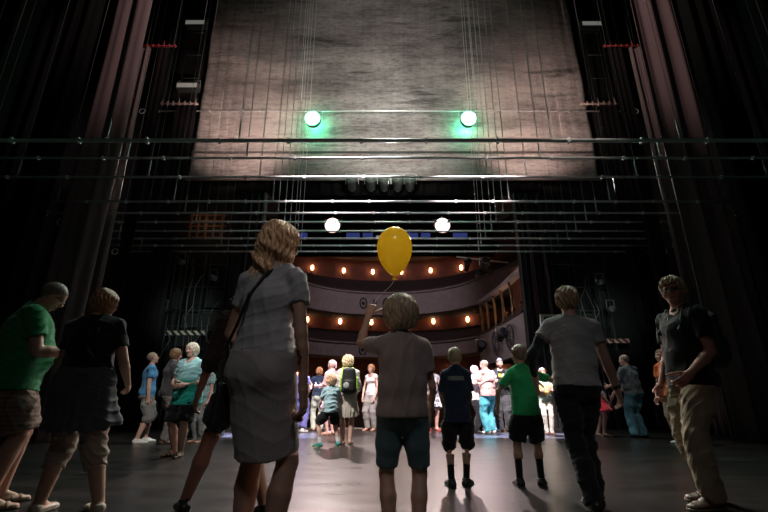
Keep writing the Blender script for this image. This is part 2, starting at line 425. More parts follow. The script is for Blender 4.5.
    def headp(s):
        h = s.hh; Rm = s.Rh
        p = [cap(s.nb - s.t * .01 * s.H, s.HP(0, -.10, -.22), (.031 if not (s.female or s.child) else .026) * s.H, (.029 if not (s.female or s.child) else .024) * s.H, k=.02),
             ell(s.HP(0, -.06, .10), (.325 * h, .415 * h, .385 * h), Rm, k=.02),
             ell(s.HP(0, .05, -.12), (.265 * h, .30 * h, .36 * h), Rm, k=.025),
             ell(s.HP(0, .20, -.36), (.13 * h, .14 * h, .115 * h), Rm, k=.03),
             cap(s.HP(-.11, .29, .07), s.HP(.11, .29, .07), .05 * h, k=.02),
             cap(s.HP(0, .34, .02), s.HP(0, .42, -.11), .028 * h, .045 * h, k=.012),
             ell(s.HP(.05, .37, -.125), (.035 * h,) * 3, Rm, k=.008), ell(s.HP(-.05, .37, -.125), (.035 * h,) * 3, Rm, k=.008),
             ell(s.HP(0, .325, -.235), (.095 * h, .05 * h, .022 * h), Rm, k=.006), ell(s.HP(0, .32, -.275), (.08 * h, .05 * h, .025 * h), Rm, k=.006)]
        for sg in (1, -1):
            p.append(ell(s.HP(sg * .315, -.05, -.03), (.035 * h, .075 * h, .125 * h), Rm @ rotm((0, 0, 1), R(-25 * sg)), k=.008))
            p.append(ell(s.HP(sg * .17, .24, -.10), (.08 * h, .07 * h, .08 * h), Rm, k=.03))
        return p
    def body(s, face, ears, beard):
        pr = s.torso() + s.headp()[:3]
        for sg in (1, -1): pr += s.armp(sg) + s.legp(sg) + s.footp(sg)
        V, F = iso(pr, s.vox)
        Vs, Fs = [V], [F]; n = len(V)
        # fine head, hands
        hp = s.headp(); sock = [ell(s.HP(sg * .135, .385, .0), (.075 * s.hh, .085 * s.hh, .05 * s.hh), s.Rh) for sg in (1, -1)]
        V2, F2 = iso(hp, s.hv, off=.0004, sub=sock, lo=None); Vs.append(V2); Fs.append(F2 + n); n += len(V2); nh0 = len(F); nh1 = nh0 + len(F2)
        for sg in (1, -1):
            V3, F3 = iso(s.hand(sg), .0036 if s.near else .0052); Vs.append(V3); Fs.append(F3 + n); n += len(V3)
        V = np.concatenate(Vs); F = np.concatenate(Fs)
        c = V[F].mean(1); q = (c - s.hc) @ s.Rh / s.hh
        mi = np.zeros(len(F), int)
        lips = (np.abs(q[:, 0]) < .10) & (q[:, 1] > .26) & (q[:, 2] > -.30) & (q[:, 2] < -.215)
        mi[lips] = 1
        if face:
            br = (np.abs(np.abs(q[:, 0]) - .14) < .085) & (q[:, 1] > .2) & (np.abs(q[:, 2] - .085) < .022); mi[br] = 2
        if beard:
            bd = (q[:, 1] > -.02) & (q[:, 2] < -.16) & (q[:, 2] > -.6) & ~lips & (np.arange(len(F)) >= nh0) & (np.arange(len(F)) < nh1); mi[bd] = 2
        lip = skin('lips', (.40, .14, .12)); br_m = mat('brow', (.10, .06, .04), .9)
        s.bo = link_mesh('body', V, F, None, s.root, smooth=True, mats=[s.skin, lip, br_m], mi=mi)
        if face:
            for sg in (1, -1):
                e = s.HP(sg * .135, .285, .0); rr = .062 * s.hh
                V, F = iso([ell(e, (rr, rr, rr), s.Rh)], rr / 5)
                qq = (V[F].mean(1) - e) @ s.Rh / rr; iris = ((qq[:, 0] ** 2 + qq[:, 2] ** 2) < .26) & (qq[:, 1] > 0)
                link_mesh('eye', V, F, None, s.root, smooth=True, mats=[mat('eye_white', (.7, .68, .64), .2), mat('iris', (.04, .03, .02), .15)], mi=iris.astype(int))
    def add(s, name, prims, m, off=0., cuts=(), noise=None, sub=(), vox=None, label=None, parent=None, mats=None, mifn=None):
        V, F = iso(prims, vox or s.vox, off, cuts, noise, sub)
        mi = mifn(V[F].mean(1)) if mifn else None
        o = link_mesh(name, V, F, m, parent or s.root, smooth=True, mats=mats, mi=mi)
        if label: o['label'] = label
        if not parent and name not in ('strap', 'bracelet', 'glasses', 'collar', 'lanyard', 'shirt_print', 'belt', 'shirt_knot'):
            L = (prims, off, cuts, noise, sub); tuck(s.bo, L)
            if name in LOWER:
                for q, qn, ql in s.layers:
                    if qn in UPPER: tuck(o, ql)
            elif name in OVER:
                for q, qn, ql in s.layers: tuck(q, L)
            if name not in ('shoe', 'sandal', 'sock', 'hair'): s.layers.append((o, name, L))
        return o
    def world(s, p):
        a = s.root.rotation_euler.z; c, q = math.cos(a), math.sin(a); l = s.root.location
        return Vector((l.x + c * p[0] - q * p[1], l.y + q * p[0] + c * p[1], l.z + p[2]))
    # ---- clothes
    def shirt(s, m, sleeve=.55, hem=-.02, off=.010, neck=.052, name='t_shirt', loose=1.0, seed=1, amp=.0075, v=False, label=None, skirt=0, flare=1.1):
        H = s.H; p = s.torso()
        hz = s.P + s.t * hem * H
        p.append(ecap(s.waist, hz - s.t * .02, s.sd, .078 * H * s.b * loose, .093 * H * s.b * loose, .058 * H * s.b * loose, .068 * H * s.b * loose, k=.03))
        if s.belly or loose > 1.05: p.append(ecap(s.chest, s.waist, s.sd, .090 * H * s.b, .086 * H * s.b * loose, .066 * H * s.b, .068 * H * s.b * loose, k=.03))
        for sg in (1, -1): p += s.armp(sg, sleeve, 1.08 if sleeve > .9 else 1.10, flat=1)
        t = s.t; nk = s.nb + t * .008 * H
        cuts = [lambda P: (hz - P) @ t]
        sub = [cap(nk - t * .012 * H + s.fw * .012 * H, nk + t * .2 * H + s.fw * .05 * H, neck * H * .72, neck * H * 1.3)]
        if v: sub.append(cap(nk + s.fw * .05 * H, nk + s.fw * .09 * H - t * .05 * H, .03 * H, .012 * H))
        return s.add(name, p, m, off, cuts, wrinkle(seed, amp, 26, (1, 1, 1.6)), sub, label=label)
    def pants(s, m, upto=2.0, off=.008, name='trousers', wide=1.0, seed=2, amp=.0075, top=.05, label=None, mats=None, mifn=None):
        H = s.H; q = s.b * .6 + .4; p = s.torso()[:2]
        for sg in (1, -1): p += [x for x in s.torso() if x['t'] == 'l' and abs((x['a'] - s.P) @ s.t) < .05 * H][:2]
        for sg in (1, -1):
            hp, kn, an, fd = s.leg[sg]; m1 = hp + (kn - hp) * .5
            p.append(cap(hp, m1, .054 * H * q, .048 * H * q * wide, k=.025))
            if upto <= 1: e = hp + (kn - hp) * upto; p.append(cap(m1, e, .048 * H * q * wide, .043 * H * q * wide, f1=1, k=.02))
            else:
                p.append(cap(m1, kn, .048 * H * q * wide, .036 * H * q * wide, k=.02))
                e = kn + (an + A(0, 0, -.012 * H) - kn) * (upto - 1); mm = kn + (e - kn) * .4
                p.append(cap(kn, mm, .036 * H * q * wide, .036 * H * q * wide, k=.015)); p.append(cap(mm, e, .036 * H * q * wide, .032 * H * q * wide, f1=1, k=.012)); p.append(cap(kn, mm - fd * .008 * H, .031 * H * q, .034 * H * q, k=.02))
        wz = s.P + s.t * top * H; t = s.t
        return s.add(name, p, m, off, [lambda P: (P - wz) @ t], wrinkle(seed, amp, 30, (1, 1, 1.8)), label=label, mats=mats, mifn=mifn)
    def skirt(s, m, z1, w1, d1, off=.012, name='skirt', seed=3, amp=.006, top=.07, label=None, pleat=0):
        H = s.H; p = s.torso()[:2] + [x for x in s.torso() if x['t'] == 'l' and abs((x['a'] - s.P) @ s.t) < .05 * s.H][:2]
        h1 = A(0, .0, z1)
        for sg in (1, -1): h1[:2] += s.leg[sg][1][:2] * .4
        p.append(ecap(s.P, h1, s.sd, .096 * H * s.b, w1, .07 * H * s.b, d1, f1=1, k=.03))
        wz = s.P + s.t * top * H; t = s.t; wn = wrinkle(seed, amp, 22, (1, 1, .8))
        def nf(P):
            v = wn(P)
            if pleat: v = v + pleat * np.sin(np.arctan2(P[..., 1], P[..., 0]) * 14) * np.clip((s.P[2] - P[..., 2]) / .3, 0, 1)
            return v
        return s.add(name, p, m, off, [lambda P: (P - wz) @ t], nf, label=label)
    def shoes(s, m, sole=None, off=.006, kind='sneaker', sock=None, label=None, sock_h=.10):
        H = s.H
        for sg in (1, -1):
            hp, kn, an, fd = s.leg[sg]; z0 = an[2] - .042 * H
            if sock:
                e = an + nz(kn - an) * sock_h * .7
                s.add('sock', [cap(an - A(0, 0, .02 * H), e, .021 * H, .024 * H, f1=1)], sock, .003, vox=.006)
            if kind == 'sandal':
                sp = s.footp(sg); zt = z0 + .009 * H
                sh = s.add('sandal', sp[2:], m, .006, [lambda P: P[..., 2] - zt], vox=.0055, label=label)
                a = an + fd * .06 * H; a[2] = z0
                for q in (.045, .075):
                    c = A(*(an[:2] + fd[:2] * q * H), z0 + .012 * H)
                    s.add('strap', sp[2:], m, .005, [lambda P, c=c: np.abs((P - c) @ fd) - .012], vox=.0055, parent=sh)
                continue
            zc = z0 + (.05 if kind == 'sneaker' else .03) * H
            sw = A(fd[1], -fd[0], 0)
            cuts = [lambda P: P[..., 2] - zc - np.clip(-((P - an) @ fd), -.02, .05) * .3, lambda P: z0 + .008 - P[..., 2]]
            sub = [] if kind != 'flat' else [ell(an + fd * .02 * H - A(0, 0, .005 * H), (.024 * H, .045 * H, .03 * H))]
            sh = s.add('shoe', s.footp(sg), m, off, cuts, sub=sub, vox=.0055, label=label)
            zz = z0 + .016 * (H / 1.7)
            s.add('sole', s.footp(sg)[2:], sole or m, off + .004, [lambda P: P[..., 2] - zz, lambda P: z0 + .001 - P[..., 2]], vox=.0055, parent=sh)
            if kind == 'sneaker' and s.near:
                for q in (.03, .045, .06):
                    c = A(*(an[:2] + fd[:2] * q * H), 0)
                    s.add('lace', [cap(c + sw * .014 * H + A(0, 0, z0 + (.050 - q * .33) * H), c - sw * .014 * H + A(0, 0, z0 + (.050 - q * .33) * H), .0028)], mat('lace', (.4, .4, .38), .8), vox=.002, parent=sh)
    def hair(s, m, style='short', amp=.004, name='hair'):
        h = s.hh; Rm = s.Rh; vx = s.hv * 1.1; hc = s.hc
        top = ell(s.HP(0, -.075, .125), (.36 * h, .44 * h, .41 * h), Rm)
        def hf(P): return (P - hc) @ Rm / h
        def strands(P):
            q = hf(P); az = np.arctan2(q[..., 0], -q[..., 1] + .01)
            return amp * (np.sin(az * 23 + 3 * np.sin(q[..., 2] * 9)) * .6 + np.sin(az * 41 + 5 * np.sin(q[..., 2] * 6 + 1)) * .4 + np.sin(q[..., 2] * 22 + q[..., 0] * 17) * .3)
        face = ell(s.HP(0, .46, -.22), (.31 * h, .36 * h, .44 * h), Rm)
        low = [lambda P: (-.12 - hf(P)[..., 2]) * h + np.clip(hf(P)[..., 1] + .08, -.2, .3) * h * 1.2]
        if style == 'short':
            return s.add(name, [top], m, .002, low, strands, [face], vx)
        if style == 'buzz':
            top = ell(s.HP(0, -.07, .11), (.335 * h, .42 * h, .395 * h), Rm); return s.add(name, [top], m, 0, low, None, [face], vx)
        if style == 'balding':
            top = ell(s.HP(0, -.075, .08), (.35 * h, .43 * h, .38 * h), Rm)
            return s.add(name, [top], m, 0, low, strands, [face, ell(s.HP(0, .06, .46), (.27 * h, .44 * h, .30 * h), Rm)], vx)
        if style == 'thick':
            pr = [top, ell(s.HP(0, .02, .30), (.33 * h, .38 * h, .28 * h), Rm), ell(s.HP(0, -.22, .08), (.36 * h, .34 * h, .40 * h), Rm)]
            return s.add(name, pr, m, .006, low, lambda P: strands(P) * 1.8, [face], vx)
        if style == 'puffy':
            pr = [ell(s.HP(0, -.10, .12), (.50 * h, .52 * h, .50 * h), Rm), ell(s.HP(0, -.15, -.1), (.44 * h, .40 * h, .40 * h), Rm, k=.03)]
            return s.add(name, pr, m, 0, [lambda P: (-.40 - hf(P)[..., 2]) * h], lambda P: strands(P) * 2, [ell(s.HP(0, .56, -.24), (.30 * h, .42 * h, .50 * h), Rm)], vx)
        if style == 'bob':
            pr = [top, ell(s.HP(0, -.12, -.05), (.385 * h, .37 * h, .45 * h), Rm, k=.03)]
            return s.add(name, pr, m, .004, [lambda P: (-.44 - hf(P)[..., 2]) * h], lambda P: strands(P) * 1.5, [ell(s.HP(0, .46, -.24), (.27 * h, .40 * h, .48 * h), Rm)], vx)
        if style == 'long':
            pr = [ell(s.HP(0, -.08, .12), (.38 * h, .46 * h, .43 * h), Rm), ell(s.HP(.02, -.18, -.15), (.45 * h, .38 * h, .50 * h), Rm, k=.04)]
            for (x, y, x2, y2, z2, r1, r2) in ((-.28, -.15, -.46, -.12, -.95, .24, .12), (-.10, -.30, -.24, -.34, -1.02, .24, .14), (.12, -.30, .06, -.36, -.90, .24, .14), (.30, -.10, .32, -.12, -.72, .2, .10), (-.36, .05, -.55, .0, -.98, .2, .10), (-.2, -.3, -.46, -.3, -1.2, .24, .15), (-.3, -.2, -.62, -.2, -1.05, .24, .13)):
                pr.append(cap(s.HP(x, y, -.2), s.HP(x2, y2, z2), r1 * h, r2 * h, k=.02))
            def wav(P):
                q = hf(P); return strands(P) * 1.6 + .010 * np.sin(q[..., 2] * 13 + q[..., 0] * 9) * np.clip(-.1 - q[..., 2] + .5, 0, 1)
            return s.add(name, pr, m, 0, (), wav, [ell(s.HP(0, .50, -.3), (.27 * h, .42 * h, .55 * h), Rm)], vx)
        if style == 'pony':
            o = s.add(name, [top, ell(s.HP(0, -.48, .2), (.1 * h,) * 3, Rm), cap(s.HP(0, -.52, .18), s.HP(0, -.62, -.5), .12 * h, .05 * h)], m, .001, low, strands, [face], vx); return o

# ================================================================== THE STAGE HOUSE
# ---- materials of the setting
def floor_mat():
    m = mat('stage_floor', (.05, .047, .046), .40, spec=.42); nt = m.node_tree; b = nt.nodes['Principled BSDF']; L = nt.links
    tc = nt.nodes.new('ShaderNodeTexCoord')
    br = nt.nodes.new('ShaderNodeTexBrick'); br.offset = .5; br.inputs['Scale'].default_value = 1; br.inputs['Brick Width'].default_value = 4.2; br.inputs['Row Height'].default_value = .62
    br.inputs['Mortar Size'].default_value = .006; br.inputs['Color1'].default_value = (.030, .026, .025, 1); br.inputs['Color2'].default_value = (.020, .018, .018, 1); br.inputs['Mortar'].default_value = (.010, .010, .010, 1)
    L.new(tc.outputs['Object'], br.inputs['Vector'])
    n = nt.nodes.new('ShaderNodeTexNoise'); n.inputs['Scale'].default_value = 1.6; n.inputs['Detail'].default_value = 8; n.inputs['Roughness'].default_value = .65
    mp = nt.nodes.new('ShaderNodeMapping'); mp.inputs['Scale'].default_value = (1, 2.6, 1); L.new(tc.outputs['Object'], mp.inputs['Vector']); L.new(mp.outputs[0], n.inputs['Vector'])
    mx = nt.nodes.new('ShaderNodeMix'); mx.data_type = 'RGBA'; mx.blend_type = 'MULTIPLY'; mx.inputs[0].default_value = .7
    r = nt.nodes.new('ShaderNodeValToRGB'); r.color_ramp.elements[0].position = .3; r.color_ramp.elements[0].color = (.5, .5, .5, 1); r.color_ramp.elements[1].position = .72; r.color_ramp.elements[1].color = (1.3, 1.28, 1.25, 1)
    L.new(n.outputs['Fac'], r.inputs['Fac']); L.new(br.outputs['Color'], mx.inputs[6]); L.new(r.outputs['Color'], mx.inputs[7])
    # small white scuffs and bits of tape fluff
    v = nt.nodes.new('ShaderNodeTexVoronoi'); v.inputs['Scale'].default_value = 3.1; L.new(tc.outputs['Object'], v.inputs['Vector'])
    lt = nt.nodes.new('ShaderNodeMath'); lt.operation = 'LESS_THAN'; lt.inputs[1].default_value = .035; L.new(v.outputs['Distance'], lt.inputs[0])
    m2 = nt.nodes.new('ShaderNodeMix'); m2.data_type = 'RGBA'; m2.inputs[7].default_value = (.35, .34, .33, 1)
    sc_ = nt.nodes.new('ShaderNodeMath'); sc_.operation = 'MULTIPLY'; sc_.inputs[1].default_value = .6; L.new(lt.outputs[0], sc_.inputs[0])
    L.new(sc_.outputs[0], m2.inputs[0]); L.new(mx.outputs[2], m2.inputs[6]); L.new(m2.outputs[2], b.inputs['Base Color'])
    rr = nt.nodes.new('ShaderNodeMapRange'); rr.inputs[3].default_value = .22; rr.inputs[4].default_value = .38; L.new(n.outputs['Fac'], rr.inputs[0]); L.new(rr.outputs[0], b.inputs['Roughness'])
    bp = nt.nodes.new('ShaderNodeBump'); bp.inputs['Strength'].default_value = .25; bp.inputs['Distance'].default_value = .004
    L.new(br.outputs['Fac'], bp.inputs['Height']); bp.invert = True; L.new(bp.outputs[0], b.inputs['Normal'])
    return m
def canvas_mat():
    m = mat('painted_canvas', (.3, .28, .27), .92, spec=.15); nt = m.node_tree; b = nt.nodes['Principled BSDF']; L = nt.links
    tc = nt.nodes.new('ShaderNodeTexCoord')
    def noise(sc, scale, det=6, rough=.6):
        mp = nt.nodes.new('ShaderNodeMapping'); mp.inputs['Scale'].default_value = sc; L.new(tc.outputs['Object'], mp.inputs['Vector'])
        n = nt.nodes.new('ShaderNodeTexNoise'); n.inputs['Scale'].default_value = scale; n.inputs['Detail'].default_value = det; n.inputs['Roughness'].default_value = rough
        L.new(mp.outputs[0], n.inputs['Vector']); return n
    g = noise((1.5, 1, 5), 3.0, 6, .75); a = noise((.30, 1, 1.0), .75, 9, .72); c = noise((.35, 1, 4), 1.2, 6, .7); d = noise((7, 1, .10), 1.0, 3, .6); e = noise((.16, 1, 1.3), 1.7, 5, .6)
    def ramp(n, p0, p1, c0, c1):
        r = nt.nodes.new('ShaderNodeValToRGB'); r.color_ramp.elements[0].position = p0; r.color_ramp.elements[1].position = p1
        r.color_ramp.elements[0].color = (*c0, 1); r.color_ramp.elements[1].color = (*c1, 1); L.new(n.outputs['Fac'], r.inputs['Fac']); return r
    r1 = ramp(a, .38, .60, (.22, .21, .20), (.56, .52, .49)); r2 = ramp(c, .36, .50, (.62, .62, .62), (1, 1, 1)); r3 = ramp(d, .35, .65, (.88, .88, .88), (1.04, 1.04, 1.04)); r4 = ramp(e, .34, .42, (.35, .37, .36), (1, 1, 1))
    r5 = ramp(g, .38, .52, (.55, .54, .52), (1.05, 1.05, 1.05))
    prev = r1.outputs['Color']
    for r in (r2, r3, r4, r5):
        x = nt.nodes.new('ShaderNodeMix'); x.data_type = 'RGBA'; x.blend_type = 'MULTIPLY'; x.inputs[0].default_value = .85
        L.new(prev, x.inputs[6]); L.new(r.outputs['Color'], x.inputs[7]); prev = x.outputs[2]
    L.new(prev, b.inputs['Base Color'])
    bp = nt.nodes.new('ShaderNodeBump'); bp.inputs['Strength'].default_value = .4; bp.inputs['Distance'].default_value = .01
    L.new(a.outputs['Fac'], bp.inputs['Height']); L.new(bp.outputs[0], b.inputs['Normal'])
    return m
WALLB = mat('black_wall_paint', (.010, .011, .011), .8, bump=.2, scale=12, var=.4, vscale=2)
FLOOR = floor_mat()
struct(link_mesh('floor', *(lambda b: (b.v, b.f))(MB().box(-11, 11, -6, 12.75, -.2, 0)), FLOOR))
struct(MB().box(-11.2, -11, -6, 12.9, -.2, 22).build('wall_left', WALLB))
struct(MB().box(11, 11.2, -6, 12.9, -.2, 22).build('wall_right', WALLB))
struct(MB().box(-11.2, 11.2, -6.2, -6, -.2, 22).build('wall_back', WALLB))
struct(MB().box(-11.2, 11.2, -6.2, 13.1, 22, 22.2).build('ceiling', WALLB))
wf = MB(); wf.box(-11, SX - 4.55, 12.75, 13.1, -.2, 22); wf.box(SX + 4.55, 11, 12.75, 13.1, -.2, 22); wf.box(SX - 4.55, SX + 4.55, 12.75, 13.1, 7.9, 22)
struct(wf.build('wall_front', WALLB))
struct(MB().box(SX - 4.55, SX + 4.55, 12.70, 12.80, .0, .025).build('trim_1', mat('brass_sill', (.35, .33, .3), .35, .8)))

# ---- pleated drapes
def drape_mesh(x0, x1, z0, z1, amp, wl, th=.02, seed=0, taper=0, nz_=10):
    rs = random.Random(seed); n = max(8, int(abs(x1 - x0) / wl * 12)); v = []; f = []
    ph = [rs.uniform(0, 6.3) for _ in range(3)]
    def yy(x, z): return amp * (math.sin(2 * math.pi * x / wl + ph[0] + .25 * math.sin(z * .5)) + .5 * math.sin(2 * math.pi * x / wl * 1.9 + ph[1]) + .3 * math.sin(z * .7 + x * 2 + ph[2]))
    for side in (0, 1):
        for j in range(nz_ + 1):
            z = z0 + (z1 - z0) * j / nz_
            for i in range(n + 1):
                t_ = i / n; k = 1 - taper * (1 - j / nz_); xc = (x0 + x1) / 2; x = xc + (x0 + (x1 - x0) * t_ - xc) * k
                v.append((x, yy(x0 + (x1 - x0) * t_, z) + side * th, z))
    s_ = (n + 1) * (nz_ + 1)
    for j in range(nz_):
        for i in range(n):
            a = j * (n + 1) + i; f.append((a, a + 1, a + n + 2, a + n + 1)); f.append((s_ + a, s_ + a + n + 1, s_ + a + n + 2, s_ + a + 1))
    for j in range(nz_):
        a = j * (n + 1); f.append((a, a + n + 1, s_ + a + n + 1, s_ + a)); a += n; f.append((a, s_ + a, s_ + a + n + 1, a + n + 1))
    for i in range(n):
        f.append((i, s_ + i, s_ + i + 1, i + 1)); a = nz_ * (n + 1) + i; f.append((a, a + 1, s_ + a + 1, s_ + a))
    return v, f
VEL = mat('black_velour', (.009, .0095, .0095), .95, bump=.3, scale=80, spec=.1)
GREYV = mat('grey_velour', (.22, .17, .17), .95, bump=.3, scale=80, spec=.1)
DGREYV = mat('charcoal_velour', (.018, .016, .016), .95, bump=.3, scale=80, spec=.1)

# ---- hanging painted cloth with its bottom pipe
CX0, CX1, CY = SX - 6.46, SX + 6.75, 12.32
t = tag(empty('backcloth', (SX, CY, 7.45)), 'huge grey weathered painted cloth hanging above the stage opening', 'backdrop')
nx_, nzz = 120, 60; v = []; f = []
for j in range(nzz + 1):
    z = 7.45 + 13.5 * j / nzz
    for i in range(nx_ + 1):
        x = CX0 + (CX1 - CX0) * i / nx_; e = max(0, abs(x - SX) - 4.6) / 3.2
        v.append((x - SX, .05 * e * math.sin(x * 17 + .2 * z) + .03 * math.sin(x * 2.1 + z * .8) + .03 * math.sin(z * 2.4 + x * .3), z - 7.45))
for j in range(nzz):
    for i in range(nx_):
        a = j * (nx_ + 1) + i; f.append((a, a + 1, a + nx_ + 2, a + nx_ + 1))
cl = link_mesh('cloth', v, f, canvas_mat(), t, smooth=True); sm = cl.modifiers.new('thickness', 'SOLIDIFY'); sm.thickness = .012
MB().tube([(CX0 - SX - .05, -.04, -.02), (CX1 - SX + .05, -.04, -.02)], .035, 8).build('bottom_pipe', mat('pale_pipe', (.45, .40, .38), .5, .3), t, True)
hm = MB().box(CX0 - SX, CX1 - SX, -.035, -.015, .95, 1.02).build('hem_seam', mat('dark_hem', (.06, .055, .05), .9), t)

# black border below the cloth with the works behind it
bd = link_mesh('border_curtain', *drape_mesh(SX - 5.0, SX + 5.0, 7.0, 9.0, .05, .45, seed=3), VEL, smooth=True, loc=(0, 12.55, 0))
tag(bd, 'short black border curtain just under the grey painted cloth', 'curtain')
# ---- flown battens
def batten(y, z, half, r, label, wires=(-7.35, -4.8, -2.62, 2.62, 4.8, 7.35), clamps=18, top=21.9, seed=0, wr=.0075, turn=True):
    rs = random.Random(seed)
    t = tag(empty('batten', (SX, y, z)), label, 'pipe', 'flown steel battens over the stage')
    MB().tube([(-half, 0, 0), (half, 0, 0)], r, 12).build('pipe', STEEL, t, True)
    for s in (-1, 1):
        MB().tube([(s * half + .09 * math.cos(a * .63) * s + s * .09, 0, .09 * math.sin(a * .63)) for a in range(10)], .014, 6, closed=True).build('end_ring', STEEL, t, True)
    base = None
    for i in range(clamps):
        x = -half + .4 + (2 * half - .8) * i / (clamps - 1) + rs.uniform(-.08, .08)
        if base is None:
            base = MB().box(-.02, .02, -r * 1.2, r * 1.2, -r * 1.35, r * 1.25).build('clamp', STEEL, t); c = base
        else:
            c = base.copy(); C.objects.link(c)
        c.location = (x, 0, 0)
    for i, x in enumerate(wires):
        L = top - z; wx = x + rs.uniform(-.03, .03)
        b = MB(); b.tube([(0, 0, .42), (0, 0, L)], wr if abs(x) < 3 else wr * .6, 6)
        wo = b.build('wire', WIRE if abs(x) < 3 else mat('dim_wire', (.25, .25, .24), .6), t, True, (wx, 0, 0))  # outer wires coloured darker, in place of the weaker light on them
        b = MB(); b.tube([(0, 0, 0), (0, 0, .10), (0, 0, .14), (0, 0, .34), (0, 0, .38), (0, 0, .44)], [.009, .009, .015, .015, .007, .005], 8)
        b.tube([(.035, 0, .02), (0, 0, .12)], .005, 6); b.tube([(-.035, 0, .02), (0, 0, .12)], .005, 6)
        tb = b.build('turnbuckle', mat('turnbuckle_steel', (.30, .31, .30), .4, .3), t, True, (wx, 0, 0))
    return t
CP, SP = math.cos(math.atan(142 / 430)), math.sin(math.atan(142 / 430))
def ratio(py):
    yc = 256 - py; return (yc * CP + 430 * SP) / (430 * CP - yc * SP)
HC = 4.1
names = ['nearest and thickest flown pipe crossing the whole view', 'second flown pipe, below the nearest thick one', 'third flown pipe, just over the lower edge of the painted cloth',
         'fourth flown pipe, first one under the painted cloth', 'fifth flown pipe, over the two white house lamps', 'sixth flown pipe, at the height of the white house lamps', 'seventh flown pipe, below the white house lamps',
         'eighth flown pipe, third from the lowest in view', 'ninth flown pipe, second lowest in view', 'lowest and farthest flown pipe, just above the upper balcony lights']
for i, py in enumerate((140.5, 158, 177, 201.5, 213, 222, 231, 238.5, 245.5, 251.5)):
    batten(HC / ratio(py), CAM_H + HC, 8.0, .034 if i == 0 else .022, names[i], seed=i, clamps=14 if i < 3 else 18)
# high battens at the cloth
t = batten(11.9, 9.73, 8.0, .026, 'thin pipe high across the painted cloth, with the green lamps hanging from it', wires=(-4.8, -2.9, 2.9, 4.8), clamps=10, turn=False)
for s in (-1, 1):
    t2 = tag(empty('short_batten', (SX + s * 6.75, 11.6, 9.78)), 'short pinkish pipe with fixings beside the %s edge of the painted cloth' % ('left' if s < 0 else 'right'), 'pipe')
    MB().tube([(-.62, 0, 0), (.62, 0, 0)], .03, 8).build('pipe', mat('pink_pipe', (.45, .33, .30), .6), t2, True)
    for x in (-.5, .5): MB().tube([(x, 0, 0), (x, 0, 12.1)], .005, 6).build('wire', mat('dim_wire', (.25, .25, .24), .6), t2, True)
    for k in range(7):
        MB().lathe([(.01, -.09), (.035, -.07), (.045, 0), (.02, .06), (.008, .10 + .1 * (k % 3 == 0))], n=8).build('fixing', mat('pink_pipe', (.45, .33, .30), .6), t2, True, (-.55 + .18 * k, 0, .03))
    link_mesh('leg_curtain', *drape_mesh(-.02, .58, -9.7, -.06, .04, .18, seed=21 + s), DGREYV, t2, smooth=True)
    t3 = tag(empty('short_batten', (SX + s * 6.5, 9.5, 10.06)), 'short red-lit pipe carrying narrow curtains on the %s side, beside the lit curtain' % ('left' if s < 0 else 'right'), 'pipe')
    RP = mat('red_lit_pipe', (.42, .05, .06), .5, bump=.3)  # red light falling on the pipe is put into its colour
    MB().tube([(-.58, 0, 0), (.58, 0, 0)], .028, 8).build('pipe', RP, t3, True)
    for x in (-.5, .5): MB().tube([(x, 0, 0), (x, 0, 11.8)], .005, 6).build('wire', mat('dim_wire', (.25, .25, .24), .6), t3, True)
    for k in range(8):
        MB().lathe([(.01, -.06), (.03, -.05), (.035, 0), (.015, .05), (.006, .07 + .1 * (k % 4 == 1))], n=8).build('fixing', RP, t3, True, (-.52 + .15 * k, 0, .02))
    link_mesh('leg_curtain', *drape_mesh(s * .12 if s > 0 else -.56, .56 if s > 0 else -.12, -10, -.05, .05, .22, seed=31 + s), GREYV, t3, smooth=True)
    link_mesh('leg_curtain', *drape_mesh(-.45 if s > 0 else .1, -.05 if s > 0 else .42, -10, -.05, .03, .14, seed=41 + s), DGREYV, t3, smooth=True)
# large legs and side blacks
side = {-1: 'left', 1: 'right'}
for s in (-1, 1):
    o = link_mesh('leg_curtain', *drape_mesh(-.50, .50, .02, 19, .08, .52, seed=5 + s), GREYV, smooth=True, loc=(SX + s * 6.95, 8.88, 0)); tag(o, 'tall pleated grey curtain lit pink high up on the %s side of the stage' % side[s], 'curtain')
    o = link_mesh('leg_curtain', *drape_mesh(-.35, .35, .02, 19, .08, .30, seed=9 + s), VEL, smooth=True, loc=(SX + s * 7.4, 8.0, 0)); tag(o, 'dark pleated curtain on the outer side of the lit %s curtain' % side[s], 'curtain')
    for k, (x, y, wd) in enumerate(((9.05, 9.4, 1.6), (8.3, 6.6, 1.8), (7.6, 3.6, 1.9))):
        nm = ['farthest', 'middle', 'nearest'][k]
        o = link_mesh('side_black', *drape_mesh(-wd / 2, wd / 2, .02, 17, .10, .42, seed=50 + k + s), VEL, smooth=True, loc=(SX + s * x, y, 0)); tag(o, '%s of the full-height black side curtains in the %s wing' % (nm, side[s]), 'curtain')
# ---- portal towers at the sides of the opening
for s in (-1, 1):
    t = tag(empty('portal_tower', (SX + s * 4.26, 12.12, 0)), 'tall black steel portal upright at the %s side of the stage opening' % side[s], 'tower')
    IR = mat('tower_steel', (.014, .013, .015), .8, 0, bump=.1, spec=.2)
    for k, (x0, x1, d) in enumerate(((-.38, -.24, 0), (-.18, -.04, .14), (.02, .16, .05), (.22, .36, .2))):
        MB().box(x0, x1, d, d + .25, 0, 6.9).build('column', IR, t)
        MB().tube([(x0 * s, d - .02, 0.02), (x0 * s, d - .02, 6.9)], .010, 6).build('cable', mat('dark_cable', (.05, .045, .045), .7), t, True)
    MB().box(-.42, .40, .2, .5, 6.9, 6.98).build('top_plate', IR, t); MB().box(-.42, .40, -.05, .5, 0, .04).build('base_plate', IR, t)
    MB().box(.37, .41, .0, .3, .04, 6.9).build('lit_edge', mat('lit_edge', (.06, .04, .038), .8), t)  # reddish strip stands in for faint light along the tower's edge
